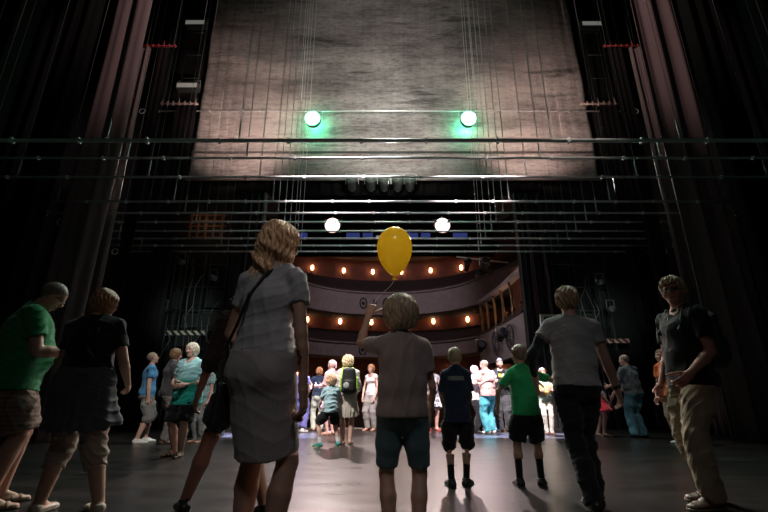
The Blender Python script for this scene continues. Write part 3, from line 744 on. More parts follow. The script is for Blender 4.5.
# ---- lighting ladders beside the cloth
for s in (-1, 1):
    t = tag(empty('lighting_ladder', (SX + s * 6.75 + (.42 if s > 0 else 0), 12.2, 6.0)), 'dark hanging lighting ladder between the painted cloth and the %s curtains' % side[s], 'ladder')
    for x in (-.16, .42): MB().tube([(s * x, 0, 0), (s * x, 0, 14.5)], .028, 8).build('rail', BLK, t, True)
    for k in range(15): MB().tube([(-.16 * s, 0, .3 + k), (.42 * s, 0, .3 + k)], .018, 6).build('rung', mat('dull_steel', (.12, .12, .12), .5, .3), t, True)
    lampy = (((.10, 7.45), (.0, 4.75)) if s < 0 else ((.10, 7.4),))
    for k, (x, z) in enumerate(lampy):
        f = tag(empty('stage_light', (SX + s * (6.75 + x) + (.34 if s > 0 else 0), 11.98, 6 + z)), '%s boxy pale-fronted lamp on the %s lighting ladder' % (['topmost', 'second', 'third'][k], side[s]), 'lamp')
        MB().box(-.36, .36, -.12, .12, -.13, .13).build('housing', mat('grey_housing', (.05, .05, .05), .5), f)
        MB().box(-.33, .33, -.135, -.121, -.10, .06).build('lens', mat('pale_lens', (.5, .5, .47), .25, emit=(.8, .78, .7), estr=.16), f)
        MB().tube([(-.38, 0, 0), (-.38, 0, .26), (.38, 0, .26), (.38, 0, 0)], .012, 6).build('yoke', STEEL, f, True)
# ---- lamps: two green on the high bar, two white out in the house
def lamp(name, loc, label, col, estr, rad, group, gk, rim=(.1, 1, .5), rs_=1.6):
    t = tag(empty(name, loc), label, 'lamp', group)
    M = Matrix.Rotation(R(100), 4, 'X')
    MB().lathe([(rad * .55, -.20), (rad * .9, -.17), (rad * 1.15, -.05), (rad * 1.15, .10), (rad * 1.04, .12)][::1], M @ Matrix.Rotation(0, 4, 'X'), 20).build('housing', BLK, t, True)
    MB().lathe([(rad * 1.02, .121), (rad * .9, .14), (rad * .4, .155), (.002, .16)], M, 24).build('lens', mat(gk, (.9, .9, .9), .2, emit=col, estr=estr), t, True)
    MB().tube([M @ Vector((rad * 1.09 * math.cos(i * .2618), rad * 1.09 * math.sin(i * .2618), .125)) for i in range(24)], rad * .10, 8, closed=True).build('lens_rim', mat(gk + '_rim', (.5, .5, .5), .3, emit=rim, estr=rs_), t, True)  # glowing ring stands in for the halo round the lens
    MB().tube([(-rad * 1.3, 0, 0), (-rad * 1.3, 0, .32), (rad * 1.3, 0, .32), (rad * 1.3, 0, 0)], .014, 6).build('yoke', STEEL, t, True)
    MB().box(-.03, .03, -.03, .03, .32, .47).build('hook_clamp', STEEL, t)
lamp('stage_light', GR_L, 'green-glowing stage lamp, the left one of two before the painted cloth', (.60, 1.0, .82), 22, .215, 'green stage lamps', 'green_lens')
lamp('stage_light', GR_R, 'green-glowing stage lamp, the right one of two before the painted cloth', (.60, 1.0, .82), 22, .215, 'green stage lamps', 'green_lens')
lamp('stage_light', WH_L, 'white house lamp, the left one of two shining through the pipes', (1.0, .88, .84), 30, .30, 'white house lamps', 'white_lens', (1, .7, .6), 1.2)
lamp('stage_light', WH_R, 'white house lamp, the right one of two shining through the pipes', (1.0, .88, .84), 30, .30, 'white house lamps', 'white_lens', (1, .7, .6), 1.2)

# ================================================================== THE AUDITORIUM
REDW = mat('red_wall', (.115, .042, .032), .8, bump=.15, scale=4, var=.2, vscale=1.2)
PALE = mat('balcony_front', (.30, .25, .26), .7, bump=.2, scale=8, var=.12, vscale=3)
DKS = mat('dark_seating', (.035, .022, .022), .9, bump=.3)
ACX, ACY = SX, 17.0
def arc(rad, depth_scale, z, a0=-82, a1=82, n=48, bow=0):
    return [(ACX + rad * math.sin(R(a0 + (a1 - a0) * i / n)), ACY + rad * depth_scale * math.cos(R(a0 + (a1 - a0) * i / n)), z) for i in range(n + 1)]
def ring(profile, a0=-84, a1=84, n=56, ds=1.0):
    """sweep an (radius, z) outline round the house"""
    v = []; f = []; k = len(profile)
    for i in range(n + 1):
        a = R(a0 + (a1 - a0) * i / n)
        for r_, z in profile: v.append((ACX + r_ * math.sin(a), ACY + r_ * ds * math.cos(a), z))
    for i in range(n):
        for j in range(k): f.append((i * k + j, i * k + (j + 1) % k, (i + 1) * k + (j + 1) % k, (i + 1) * k + j))
    f.append(tuple(range(k))[::-1]); f.append(tuple(n * k + j for j in range(k)))
    return v, f
struct(link_mesh('wall_1', *ring([(13.4, -2.5), (13.7, -2.5), (13.7, 15), (13.4, 15)], -90, 90), REDW))
struct(MB().box(ACX - 13.7, ACX + 13.7, 13.1, ACY + .1, -2.6, -2.5).build('floor_1', DKS))
struct(link_mesh('floor_2', *ring([(.01, -2.5), (13.5, -.4), (13.5, -2.6), (.01, -2.6)], -90, 90, 40), DKS))
struct(MB().box(ACX - 14, ACX + 14, 13.1, ACY + 14, 12.2, 12.5).build('ceiling_1', mat('house_ceiling', (.10, .06, .055), .9)))
for s in (-1, 1):
    struct(MB().box(ACX + s * 13.4 - .15, ACX + s * 13.4 + .15, 13.1, ACY, -2.5, 12.3).build('wall_' + ('house_left' if s < 0 else 'house_right'), REDW))
SCON = mat('sconce_glass', (.9, .6, .4), .4, emit=(1.0, .50, .22), estr=14)
PLAN = [(0, 27.9), (1.6, 27.75), (3.2, 27.1), (4.4, 26.0), (5.15, 24.7), (5.8, 23.2), (6.5, 21.6), (7.1, 19.6), (7.3, 17.4), (7.1, 15.2), (6.7, 13.3)]
def tier(profile, rf):
    pts = [(-x, y) for x, y in PLAN[::-1]] + PLAN[1:]
    # smooth the plan
    for _ in range(2):
        q = [pts[0]]
        for a, b in zip(pts, pts[1:]): q += [(.75 * a[0] + .25 * b[0], .75 * a[1] + .25 * b[1]), (.25 * a[0] + .75 * b[0], .25 * a[1] + .75 * b[1])]
        pts = q + [pts[-1]]
    v = []; f = []; k = len(profile); n = len(pts)
    for i, (x, y) in enumerate(pts):
        a = pts[max(0, i - 1)]; b = pts[min(n - 1, i + 1)]; tx, ty = b[0] - a[0], b[1] - a[1]; l = math.hypot(tx, ty); nx, ny = -ty / l, tx / l
        if nx * x + ny * (y - 20) < 0 and abs(x) > .1: nx, ny = -nx, -ny
        if abs(x) <= .1: nx, ny = 0, 1
        for r_, z in profile: d = r_ - rf; v.append((ACX + x + nx * d, y + ny * d, z))
    for i in range(n - 1):
        for j in range(k): f.append((i * k + j, i * k + (j + 1) % k, (i + 1) * k + (j + 1) % k, (i + 1) * k + j))
    f.append(tuple(range(k))[::-1]); f.append(tuple((n - 1) * k + j for j in range(k)))
    return v, f
def balcony(zf0, zf1, rf, zs, label, motif=True, sag=.0):
    t = tag(empty('balcony', (0, 0, 0)), label, 'balcony')
    link_mesh('front_panel', *tier([(rf, zf0), (rf + .18, zf0 - .05), (rf + .18, zf1), (rf - .08, zf1 + .03), (rf - .10, zf1 - .08), (rf, zf1 - .14)], rf), PALE, t)
    link_mesh('handrail', *tier([(rf - .14, zf1 + .03), (rf + .2, zf1 + .03), (rf + .2, zf1 + .10), (rf - .14, zf1 + .10)], rf), mat('rail_velvet', (.06, .03, .03), .8), t)
    link_mesh('moulding', *tier([(rf - .06, zf0), (rf + .02, zf0), (rf + .02, zf0 + .12), (rf - .06, zf0 + .12)], rf), PALE, t)
    link_mesh('raked_floor', *tier([(rf + .18, zf0), (rf + 2.5, zf0 + .1), (rf + 2.5, zs - .5), (rf + .18, zf1 - .8)], rf), DKS, t)
    link_mesh('seat_rows', *tier([(rf + .3, zf1 - .8), (rf + .32, zf1 + .18), (rf + .5, zf1 + .18), (rf + .7, zf1 - .2), (rf + .9, zf1 + .45), (rf + 1.1, zf1 + .45), (rf + 1.3, zf1 - .0), (rf + 1.5, zs - .05), (rf + 1.7, zs - .05), (rf + 2.48, zs - .4), (rf + 2.48, zf1 - .8)], rf), DKS, t)
    if motif:
        base = None
        for a in range(-16, 17, 8):
            if base is None:
                b = MB(); b.tube([(.22 * math.cos(i * .52), 0, .34 * math.sin(i * .52)) for i in range(12)], .05, 6, closed=True); b.lathe([(.01, -.04), (.10, -.03), (.12, 0), (.01, .04)], Matrix.Rotation(R(90), 4, 'X'), 10)
                base = b.build('wreath', mat('dark_ornament', (.035, .03, .03), .6), t, True); c = base
            else: c = base.copy(); C.objects.link(c)
            c.location = (ACX + (10.9 - .06) * math.sin(R(a)), ACY + (10.9 - .10) * math.cos(R(a)), (zf0 + zf1) / 2); c.rotation_euler = (0, 0, -R(a))
        base = None
        for a in range(-12, 17, 8):
            if base is None:
                base = MB().box(-.11, .11, -.05, .03, -.22, .22).build('shield', mat('dark_ornament', (.035, .03, .03), .6), t); c = base
            else: c = base.copy(); C.objects.link(c)
            c.location = (ACX + (10.9 - .04) * math.sin(R(a)), ACY + (10.9 - .08) * math.cos(R(a)), (zf0 + zf1) / 2); c.rotation_euler = (0, 0, -R(a))
    return t
balcony(3.25, 4.15, 10.6, 5.15, 'lower curved grey balcony across the far side of the house')
balcony(5.95, 7.45, 10.9, 8.7, 'upper curved grey balcony with dark wreath ornaments on its front')
balcony(10.3, 11.3, 11.2, 11.9, 'topmost curved balcony, mostly in shadow under the house ceiling', motif=False)
def sconces(z, rad, xs_px, py_r, labelf, power):
    base = None
    for i, px in enumerate(xs_px):
        a = math.asin(max(-1, min(1, ((px - 386) / 425 * (ACY + rad) * .985 ) / rad))); 
        p = (ACX + (rad - .12) * math.sin(a), ACY + (rad - .12) * math.cos(a), z)
        t = tag(empty('wall_lamp', p, -a), labelf(i), 'lamp', 'lit wall lamps in the house')
        if base is None:
            b = MB(); b.lathe([(.03, -.16), (.09, -.12), (.11, 0), (.09, .16), (.05, .20)], n=12); sh = b.build('lamp_shade', SCON, t, True)
            b = MB(); b.box(-.05, .05, .0, .11, -.24, -.05); b.tube([(0, -.02, -.17), (0, 0, -.34), (0, .08, -.22)], .02, 6); br = b.build('bracket', GOLD, t)
            base = (sh, br)
        else:
            for q in base: c = q.copy(); C.objects.link(c); c.parent = t
        point('wall_lamp_light', (p[0] - .28 * math.sin(a), p[1] - .28 * math.cos(a), z + .05), power, (1.0, .46, .26), .08)
ords = ['leftmost', 'second from the left', 'third from the left', 'fourth from the left', 'fifth from the left', 'rightmost']
sconces(9.55, 13.4, (311, 342, 372, 402, 432, 462), 0, lambda i: ords[i] + ' of the six lit wall lamps over the upper balcony', 6)
sconces(5.85, 13.4, (309, 340, 371, 402, 433, 465), 0, lambda i: ords[i] + ' of the six lit wall lamps over the lower balcony', 6)
sconces(2.35, 13.4, (302, 345, 388, 446, 490), 0, lambda i: ['leftmost', 'second from the left', 'middle', 'second from the right', 'rightmost'][i] + ' of the wall lamps under the lower balcony', 3)
# lighting bridge in the house with dim blue windows
t = tag(empty('lighting_bridge', (SX, 19.6, 7.9)), 'dark lighting bridge with dim blue panes behind the white house lamps', 'bridge')
MB().box(-5.4, 5.4, 0, .4, .9, 3.6).build('upper_fascia', mat('bridge_black', (.006, .006, .007), .9, spec=.1), t)
MB().box(-5.4, 5.4, 0, .4, -.35, .10).build('lower_fascia', mat('bridge_black', (.006, .006, .007), .9, spec=.1), t)
MB().box(-5.4, 5.4, 1.0, 1.1, -.3, 1).build('back_panel', mat('bridge_black', (.006, .006, .007), .9, spec=.1), t)
MB().tube([(-5.4, -.35, .98), (5.4, -.35, .98)], .03, 8).build('pipe', STEEL, t, True)
BLU = mat('blue_pane', (.02, .03, .08), .3, emit=(.12, .18, .75), estr=.18)
for x0, x1 in ((-4.6, -3.9), (-2.0, -1.35), (-1.2, -.7), (1.0, 1.5), (1.65, 2.1), (3.2, 3.9)):
    MB().box(x0, x1, -.03, -.005, .22, .55).build('pane', BLU, t)
MB().box(-.55, -.1, -.03, -.005, .30, .42).build('pale_pane', mat('pale_pane', (.2, .2, .2), .3, emit=(.6, .6, .7), estr=.25), t)
# proscenium-side boxes at the right with arches and people
def house_box(s):
    t = tag(empty('theatre_box', (SX + s * 4.22, 13.4, 2.25)), 'pale theatre box with tall arches beside the %s edge of the stage opening' % side[s], 'balcony')
    LP = mat('pale_box', (.42, .37, .37), .7, bump=.1, var=.1)
    pts = [(0, 0), (.0, 2.0), (-.10, 4.0), (-.25, 5.4), (.4, 6.4)]       # plan, going away
    def wallseg(z0, z1, name, m, off=0, th=.12, pts=pts):
        v = []; f = []
        for (x, y) in pts:
            v += [(s * (x + off), y, z0), (s * (x + off + th), y, z0), (s * (x + off + th), y, z1), (s * (x + off), y, z1)]
        for i in range(len(pts) - 1):
            for j in range(4): f.append((i * 4 + j, i * 4 + (j + 1) % 4, i * 4 + 4 + (j + 1) % 4, i * 4 + 4 + j))
        f.append((0, 1, 2, 3)); f.append(tuple(len(v) - 4 + j for j in (3, 2, 1, 0)))
        return link_mesh(name, v, f, m, t)
    wallseg(.05, 1.12, 'front_panel', LP); wallseg(1.12, 1.19, 'handrail', mat('rail_velvet', (.06, .03, .03), .8), -.06, .26)
    wallseg(-.15, .05, 'lower_moulding', LP, -.08, .3); wallseg(2.5, 2.62, 'cornice', LP, .0, .3)
    wallseg(-.1, 4, 'back_wall', mat('box_back', (.30, .11, .07), .8), 1.5, .1)
    b = MB(); b.add([(s * .1, 0, 0), (s * 1.6, 0, 0), (s * 2.0, 6.4, 0), (s * .4, 6.4, 0)], [(0, 1, 2, 3) if s > 0 else (3, 2, 1, 0)]); b.build('box_floor', DKS, t)
    for k, (x, y) in enumerate(((0, 1.2), (-.03, 2.3), (-.08, 3.3), (-.15, 4.2), (-.22, 5.0), (.0, 5.8))):
        b = MB(); b.tube([(s * (x + .05), y, 1.15), (s * (x + .05), y, 1.9)], .05, 8)
        b.tube([(s * (x + .05), y, 1.9), (s * (x + .06), y + .1, 2.15), (s * (x + .10), y + .3, 2.35), (s * (x + .14), y + .5, 2.5)], .05, 8)
        b.build('arch', GOLD, t, True)
    for k, y in enumerate((1.3, 2.9)):       # round lattice ornament and fittings on the front
        b = MB(); Mx = Matrix.Translation((s * (-.12 - .09 * k), y, .50)) @ Matrix.Rotation(R(90), 4, 'Z')
        b.tube([Mx @ Vector((.42 * math.cos(i * .393), 0, .42 * math.sin(i * .393))) for i in range(16)], .035, 6, closed=True)
        for q in range(6): a = q * math.pi / 6; b.tube([Mx @ Vector((.42 * math.cos(a), 0, .42 * math.sin(a))), Mx @ Vector((-.42 * math.cos(a), 0, -.42 * math.sin(a)))], .016, 6)
        b.build('lattice', mat('lattice_paint', (.12, .11, .12), .6), t, True)
    return t
house_box(1); house_box(-1)
point('box_light_right', (SX + 5.0, 16.0, 4.2), 12, (1.0, .52, .28), .15)
point('box_front_light', (SX + 2.3, 15.0, 3.4), 26, (.95, .80, .85), .25)
spot('house_dim', (SX, 20.4, 10.6), (SX, 28, 6.0), 650, (.88, .70, .74), 100, .9, .5)
for k, (x, y, z) in enumerate(((4.0, 15.3, 2.9), (3.75, 17.6, 2.75), (3.9, 16.6, 5.9))):
    t = tag(empty('stage_light', (SX + x, y, z)), ['dark stage lamp hung low on the front of the right theatre box', 'dark stage lamp farther along the front of the right theatre box', 'cluster lamp hung above the right theatre box, in silhouette'][k], 'lamp')
    M = Matrix.Rotation(R(70), 4, 'X') @ Matrix.Rotation(R(20 * k), 4, 'Z')
    MB().lathe([(.05, -.35), (.12, -.28), (.13, .05), (.18, .1), (.18, .28)], M, 14).build('housing', BLK, t, True)
    MB().lathe([(.17, .281), (.1, .30), (.002, .305)], M, 14).build('lens', mat('dead_lens', (.1, .1, .12), .15), t, True)
    b = MB(); b.tube([(-.2, 0, 0), (-.2, 0, .3), (.2, 0, .3), (.2, 0, 0)], .015, 6); b.build('yoke', STEEL, t, True)
    if k == 2:
        for q in range(3): MB().lathe([(.08, -.3), (.12, .05), (.16, .25)], Matrix.Translation((.5 * q - .7, .3 * q, -.3 * (q % 2))) @ Matrix.Rotation(R(60 + 30 * q), 4, 'X'), 12).build('lamp_can', BLK, t, True)
        b = MB(); b.tube([(-1.1, 0, .35), (1.2, .8, .35)], .03, 8); b.build('pipe', STEEL, t, True)

# ================================================================== WING EQUIPMENT
def stripes(key, c0, c1, sc, diag=True):
    m = mat(key, c0, .6); nt = m.node_tree; b = nt.nodes['Principled BSDF']; tc = nt.nodes.new('ShaderNodeTexCoord')
    sx = nt.nodes.new('ShaderNodeSeparateXYZ'); nt.links.new(tc.outputs['Object'], sx.inputs[0])
    a = nt.nodes.new('ShaderNodeMath'); a.operation = 'ADD'; nt.links.new(sx.outputs[0], a.inputs[0]); 
    if diag: nt.links.new(sx.outputs[2], a.inputs[1])
    else: a.inputs[1].default_value = 0
    mu = nt.nodes.new('ShaderNodeMath'); mu.operation = 'MULTIPLY'; mu.inputs[1].default_value = sc; nt.links.new(a.outputs[0], mu.inputs[0])
    fr = nt.nodes.new('ShaderNodeMath'); fr.operation = 'FRACT'; nt.links.new(mu.outputs[0], fr.inputs[0])
    gt = nt.nodes.new('ShaderNodeMath'); gt.operation = 'GREATER_THAN'; gt.inputs[1].default_value = .5; nt.links.new(fr.outputs[0], gt.inputs[0])
    mx = nt.nodes.new('ShaderNodeMix'); mx.data_type = 'RGBA'; mx.inputs[6].default_value = (*c0, 1); mx.inputs[7].default_value = (*c1, 1)
    nt.links.new(gt.outputs[0], mx.inputs[0]); nt.links.new(mx.outputs[2], b.inputs['Base Color']); return m
def at(px, py, Y):
    r_ = ratio(py); yc = 256 - py; return Vector(((px - 384) / (430 * CP - yc * SP) * Y, Y, CAM_H + r_ * Y))
GRF = mat('rack_steel', (.05, .07, .06), .5, .4)
def scaffold(s, label, Y=12.3):
    t = tag(empty('equipment_rack', (SX + s * 5.6, Y, 0)), label, 'rack')
    xs = (-.75, -.1, .45, .8)
    for x in xs:
        for d in (0, .35): MB().tube([(s * x, d, 0), (s * x, d, 4.9)], .022, 8).build('post', GRF, t, True)
    for z in (.5, 1.5, 2.1, 2.75, 3.2, 3.9, 4.6): MB().tube([(s * -.75, 0, z), (s * .8, 0, z)], .016, 6).build('rail', GRF, t, True)
    for (x, z, w_, h_) in ((-.4, 2.9, .5, .5), (.15, 2.9, .42, .40), (.2, 2.35, .5, .3), (-.45, 3.55, .4, .5), (.6, 3.5, .25, .5)):
        c = MB().box(s * x - w_ / 2, s * x + w_ / 2, .02, .32, z - h_ / 2, z + h_ / 2).build('cabinet', BLK, t)
        b = MB()
        for (xa, xb, za, zb) in ((-w_ / 2, w_ / 2, h_ / 2 - .015, h_ / 2), (-w_ / 2, w_ / 2, -h_ / 2, -h_ / 2 + .015), (-w_ / 2, -w_ / 2 + .015, -h_ / 2, h_ / 2), (w_ / 2 - .015, w_ / 2, -h_ / 2, h_ / 2)): b.box(s * x + xa, s * x + xb, 0, .02, z + za, z + zb)
        b.build('rim', GRF, c)
    rs = random.Random(8 + s)
    for k in range(7):
        x = rs.uniform(-.7, .75); z = rs.uniform(2.6, 4.6); MB().tube([(s * x, -.06, z), (s * x + rs.uniform(-.2, .2), -.1, z - .35), (s * x + rs.uniform(-.3, .3), -.05, z - .9), (s * x + .1, -.04, .3)], .011, 6).build('cable', mat('grey_cable', (.18, .17, .18), .5), t, True)
    return t
scaffold(-1, 'dark rack of boxes and cables left of the stage opening'); scaffold(1, 'dark rack of boxes and cables right of the stage opening')
for nm, (x0, x1, py), key, c0, c1 in (('left', (166, 205, 333), 'hazard', (.03, .03, .03), (.75, .70, .58)), ('right', (604, 629, 341), 'hazard_red', (.20, .04, .04), (.75, .50, .42))):
    a, b_ = at(x0, py, 12.25), at(x1, py, 12.25); mid = (a + b_) / 2; hw_ = (b_.x - a.x) / 2
    o = MB().box(-hw_, hw_, -.03, .03, -.06, .06).build('barrier_board', stripes(key, c0, c1, 5.2)); o.location = mid
    tag(o, 'diagonally striped %s board on the %s equipment rack' % ('black and cream' if nm == 'left' else 'red and cream', nm), 'board')
def wing_light(px, py, Y, label, e=True):
    p = at(px, py, Y); t = tag(empty('stage_light', p), label, 'lamp')
    MB().tube([(0, .14, -p.z + .01), (0, .14, .26), (0, .0, .26)], .014, 6).build('stand_pole', BLK, t)
    M = Matrix.Rotation(R(95), 4, 'X')
    MB().lathe([(.045, -.18), (.07, -.15), (.08, .05), (.085, .12)], M, 14).build('housing', mat('grey_housing2', (.12, .12, .12), .4), t, True)
    MB().lathe([(.07, .121), (.04, .13), (.002, .135)], M, 14).build('lens', mat('glassy_lens', (.12, .12, .12), .12), t, True)
    b = MB(); b.tube([(-.11, 0, 0), (-.11, 0, .25), (.11, 0, .25), (.11, 0, 0)], .010, 6); b.build('yoke', mat('bright_steel', (.4, .4, .4), .3, .7), t, True)
wing_light(163, 309, 11.8, 'small round lamp low on the left equipment rack, above the striped board')
wing_light(181, 262, 11.8, 'small lamp at the top of the left equipment rack, under the lowest pipe')
wing_light(213, 278, 11.8, 'small lamp at the right end of the left equipment rack')
wing_light(611, 309, 11.8, 'small round lamp low on the right equipment rack')
wing_light(600, 282, 11.8, 'small lamp in the middle of the right equipment rack')
for nm, px, tx in (('left', 186, -5.7), ('right', 612, 6.3)):
    spot('rack_light_' + nm, (tx * .8, 8.5, 3.0), (tx, 12.2, 3.0), 120, (.85, 1.0, .90), 34, .9, .2)
# monitor with cream frame on the right, green-framed console behind the turquoise woman
p = at(551, 322, 11.2); t = tag(empty('monitor', p), 'black monitor with a thick cream frame beside the right portal upright', 'monitor')
MB().box(-.20, .20, .0, .06, -.16, .16).build('screen', mat('screen_black', (.01, .01, .01), .2), t)
b = MB(); b.box(-.26, .26, -.02, .08, .14, .20); b.box(-.26, .26, -.02, .08, -.20, -.14); b.box(-.26, -.18, -.02, .08, -.14, .14); b.box(.18, .26, -.02, .08, -.14, .14); b.build('frame', mat('cream_frame', (.42, .40, .32), .6), t)
MB().tube([(0, .05, -.2), (0, .05, -p.z + .02)], .03, 8).build('stand', BLK, t, True)
p = at(207, 372, 9.9); t = tag(empty('console', (p.x, p.y, 0)), 'upright console with a green-lit panel behind the woman in turquoise', 'cabinet')
MB().box(-.36, .36, 0, .5, 0, 1.75).build('cabinet_body', mat('console_paint', (.03, .045, .04), .5), t)
b = MB(); b.box(-.30, .30, -.03, 0, 1.58, 1.63); b.box(-.30, .30, -.03, 0, 1.16, 1.21); b.box(-.30, -.26, -.03, 0, 1.21, 1.58); b.box(.26, .30, -.03, 0, 1.21, 1.58); b.build('panel_frame', mat('green_frame', (.08, .40, .24), .5, emit=(.05, .35, .2), estr=.15), t)
MB().box(-.26, .26, -.02, 0, 1.21, 1.58).build('panel', mat('console_panel', (.02, .03, .03), .3), t)
MB().box(-.32, .32, -.05, 0, .9, .93).build('shelf', mat('green_frame2', (.15, .25, .2), .5), t)
# lit lattice in the left gallery, seen between the pipes
p = at(207, 226, 12.70); t = tag(empty('gallery_grille', p), 'small warm-lit wooden grille high left, seen between the pipes', 'grille')
WD = mat('warm_wood', (.20, .10, .06), .6)
for k in range(5): MB().box(-.56 + .25 * k, -.50 + .25 * k, 0, .045, -.42, .42).build('upright', WD, t)
for k in range(5): MB().box(-.6, .6, .01, .04, -.40 + .19 * k, -.36 + .19 * k).build('crosspiece', WD, t)
point('gallery_lamp', (p.x, p.y - .5, p.z + .1), 2.2, (1.0, .5, .25), .1)
# works seen under the cloth
for k, px in enumerate((352, 371, 384, 398, 410)):
    p = at(px, 184, 12.08); t = tag(empty('stage_light', p), ['leftmost', 'second', 'middle', 'fourth', 'rightmost'][k] + ' of the five unlit lamps hung in the gap under the painted cloth', 'lamp', 'unlit lamps under the cloth')
    MB().lathe([(.07, -.25), (.13, -.18), (.15, .1), (.19, .2)], Matrix.Rotation(R(60), 4, 'X'), 12).build('housing', mat('green_lit_grey', (.09, .12, .10), .5), t, True)  # green light on the housings is tinted into their colour
    b = MB(); b.tube([(-.2, 0, 0), (-.2, 0, .35), (.2, 0, .35), (.2, 0, 0)], .016, 6); b.build('yoke', STEEL, t, True)
# guide wires and rope lines at the far sides
for s in (-1, 1):
    for k, (x, y) in enumerate(((8.6, 7.2), (8.9, 5.0))):
        o = MB().tube([(0, 0, .02), (0, 0, 21.8)], .008, 6).build('rope', mat('rope', (.30, .26, .20), .8), None, True, (SX + s * x * .93, y, 0)); tag(o, 'thin %s rope rising into the dark in the %s wing' % (['far', 'near'][k], side[s]), 'rope')

# ================================================================== PEOPLE
def gx(px, py, D): return (px - 384) / (430 * CP - (256 - py) * SP) * D
SK1, SK2, SK3 = (.52, .30, .22), (.60, .37, .29), (.42, .23, .16)
GREEN = cloth('green_cotton', (.02, .24, .09)); NAVY = cloth('navy_cotton', (.018, .03, .055)); BLACKC = cloth('black_cotton', (.012, .013, .014))
KHAKI = cloth('khaki_twill', (.36, .28, .19)); DENIM = cloth('blue_denim', (.07, .20, .27), .3); TEAL = cloth('dark_teal_jersey', (.07, .12, .13))
GREYT = cloth('grey_jersey', (.40, .38, .38)); BLSH = mat('black_leather', (.015, .015, .015), .4, bump=.1); BRSH = mat('brown_leather', (.10, .05, .03), .45, bump=.1)
WHITEC = cloth('white_cotton', (.72, .70, .66)); WSH = mat('white_shoe', (.75, .74, .70), .5); DKGREY = cloth('charcoal_cotton', (.06, .06, .065))
def grad_cloth(key, z0, z1, cols):
    m = cloth(key, cols[0][1]); nt = m.node_tree; b = nt.nodes['Principled BSDF']; tc = nt.nodes.new('ShaderNodeTexCoord'); sx = nt.nodes.new('ShaderNodeSeparateXYZ')
    nt.links.new(tc.outputs['Object'], sx.inputs[0]); mr = nt.nodes.new('ShaderNodeMapRange'); mr.inputs[1].default_value = z0; mr.inputs[2].default_value = z1; nt.links.new(sx.outputs[2], mr.inputs[0])
    r = nt.nodes.new('ShaderNodeValToRGB'); r.color_ramp.elements[0].position = cols[0][0]; r.color_ramp.elements[0].color = (*cols[0][1], 1); r.color_ramp.elements[1].position = cols[-1][0]; r.color_ramp.elements[1].color = (*cols[-1][1], 1)
    for p_, c_ in cols[1:-1]: e = r.color_ramp.elements.new(p_); e.color = (*c_, 1)
    nt.links.new(mr.outputs[0], r.inputs[0]); nt.links.new(r.outputs[0], b.inputs['Base Color']); return m
def plaid(key, base, l1, l2, sc=9):
    m = cloth(key, base); nt = m.node_tree; b = nt.nodes['Principled BSDF']; tc = nt.nodes.new('ShaderNodeTexCoord'); prev = None
    for ax, c_, s_ in (('X', l1, sc), ('Z', l1, sc), ('X', l2, sc * 2.1), ('Z', l2, sc * 2.1)):
        wv = nt.nodes.new('ShaderNodeTexWave'); wv.bands_direction = ax; wv.inputs['Scale'].default_value = s_ * .5; nt.links.new(tc.outputs['Object'], wv.inputs['Vector'])
        gt = nt.nodes.new('ShaderNodeMath'); gt.operation = 'GREATER_THAN'; gt.inputs[1].default_value = .82; nt.links.new(wv.outputs['Fac'], gt.inputs[0])
        ml = nt.nodes.new('ShaderNodeMath'); ml.operation = 'MULTIPLY'; ml.inputs[1].default_value = .6; nt.links.new(gt.outputs[0], ml.inputs[0])
        mx = nt.nodes.new('ShaderNodeMix'); mx.data_type = 'RGBA'; mx.inputs[7].default_value = (*c_, 1); nt.links.new(ml.outputs[0], mx.inputs[0])
        if prev: nt.links.new(prev, mx.inputs[6])
        else: mx.inputs[6].default_value = (*base, 1)
        prev = mx.outputs[2]
    nt.links.new(prev, b.inputs['Base Color']); return m
def floral(key, c0, c1, sc=14):
    m = cloth(key, c0); nt = m.node_tree; b = nt.nodes['Principled BSDF']; tc = nt.nodes.new('ShaderNodeTexCoord')
    v = nt.nodes.new('ShaderNodeTexVoronoi'); v.inputs['Scale'].default_value = sc; nt.links.new(tc.outputs['Object'], v.inputs['Vector'])
    r = nt.nodes.new('ShaderNodeValToRGB'); r.color_ramp.interpolation = 'CONSTANT'; r.color_ramp.elements[0].color = (*c1, 1); r.color_ramp.elements[1].position = .42; r.color_ramp.elements[1].color = (*c0, 1)
    nt.links.new(v.outputs['Distance'], r.inputs[0]); nt.links.new(r.outputs[0], b.inputs['Base Color']); return m
def strap_pts(fig, pts, m, name='strap', w_=.018, th=.004, parent=None):
    """a flat band laid along points given in the figure's frame"""
    return fig.add(name, [ecap(pts[i], pts[i + 1], nz(np.cross(nz(A(*pts[i + 1]) - A(*pts[i])), nz((A(*pts[i]) + A(*pts[i + 1])) / 2 * A(1, 1, 0) + A(0, 1e-4, 0)))), w_, w_, th, th, k=.006) for i in range(len(pts) - 1)], m, 0, vox=.0055, parent=parent)
def held(fig, o_name, prims, m, label, cat, vox=.008, noise=None, group=None, cuts=()):
    V, F = iso(prims, vox, 0, cuts, noise); base = (V.min(0) + V.max(0)) / 2; base[2] = V[:, 2].min()
    wp = fig.world(base); t = tag(empty(o_name, wp, fig.root.rotation_euler.z), label, cat, group)
    link_mesh('bag_body', V - base, F, m, t, smooth=True); t['_b'] = 0; del t['_b']
    return t, base
def extra(t, base, name, prims, m, vox=.006, noise=None, cuts=()):
    V, F = iso(prims, vox, 0, cuts, noise); return link_mesh(name, V - base, F, m, t, smooth=True)

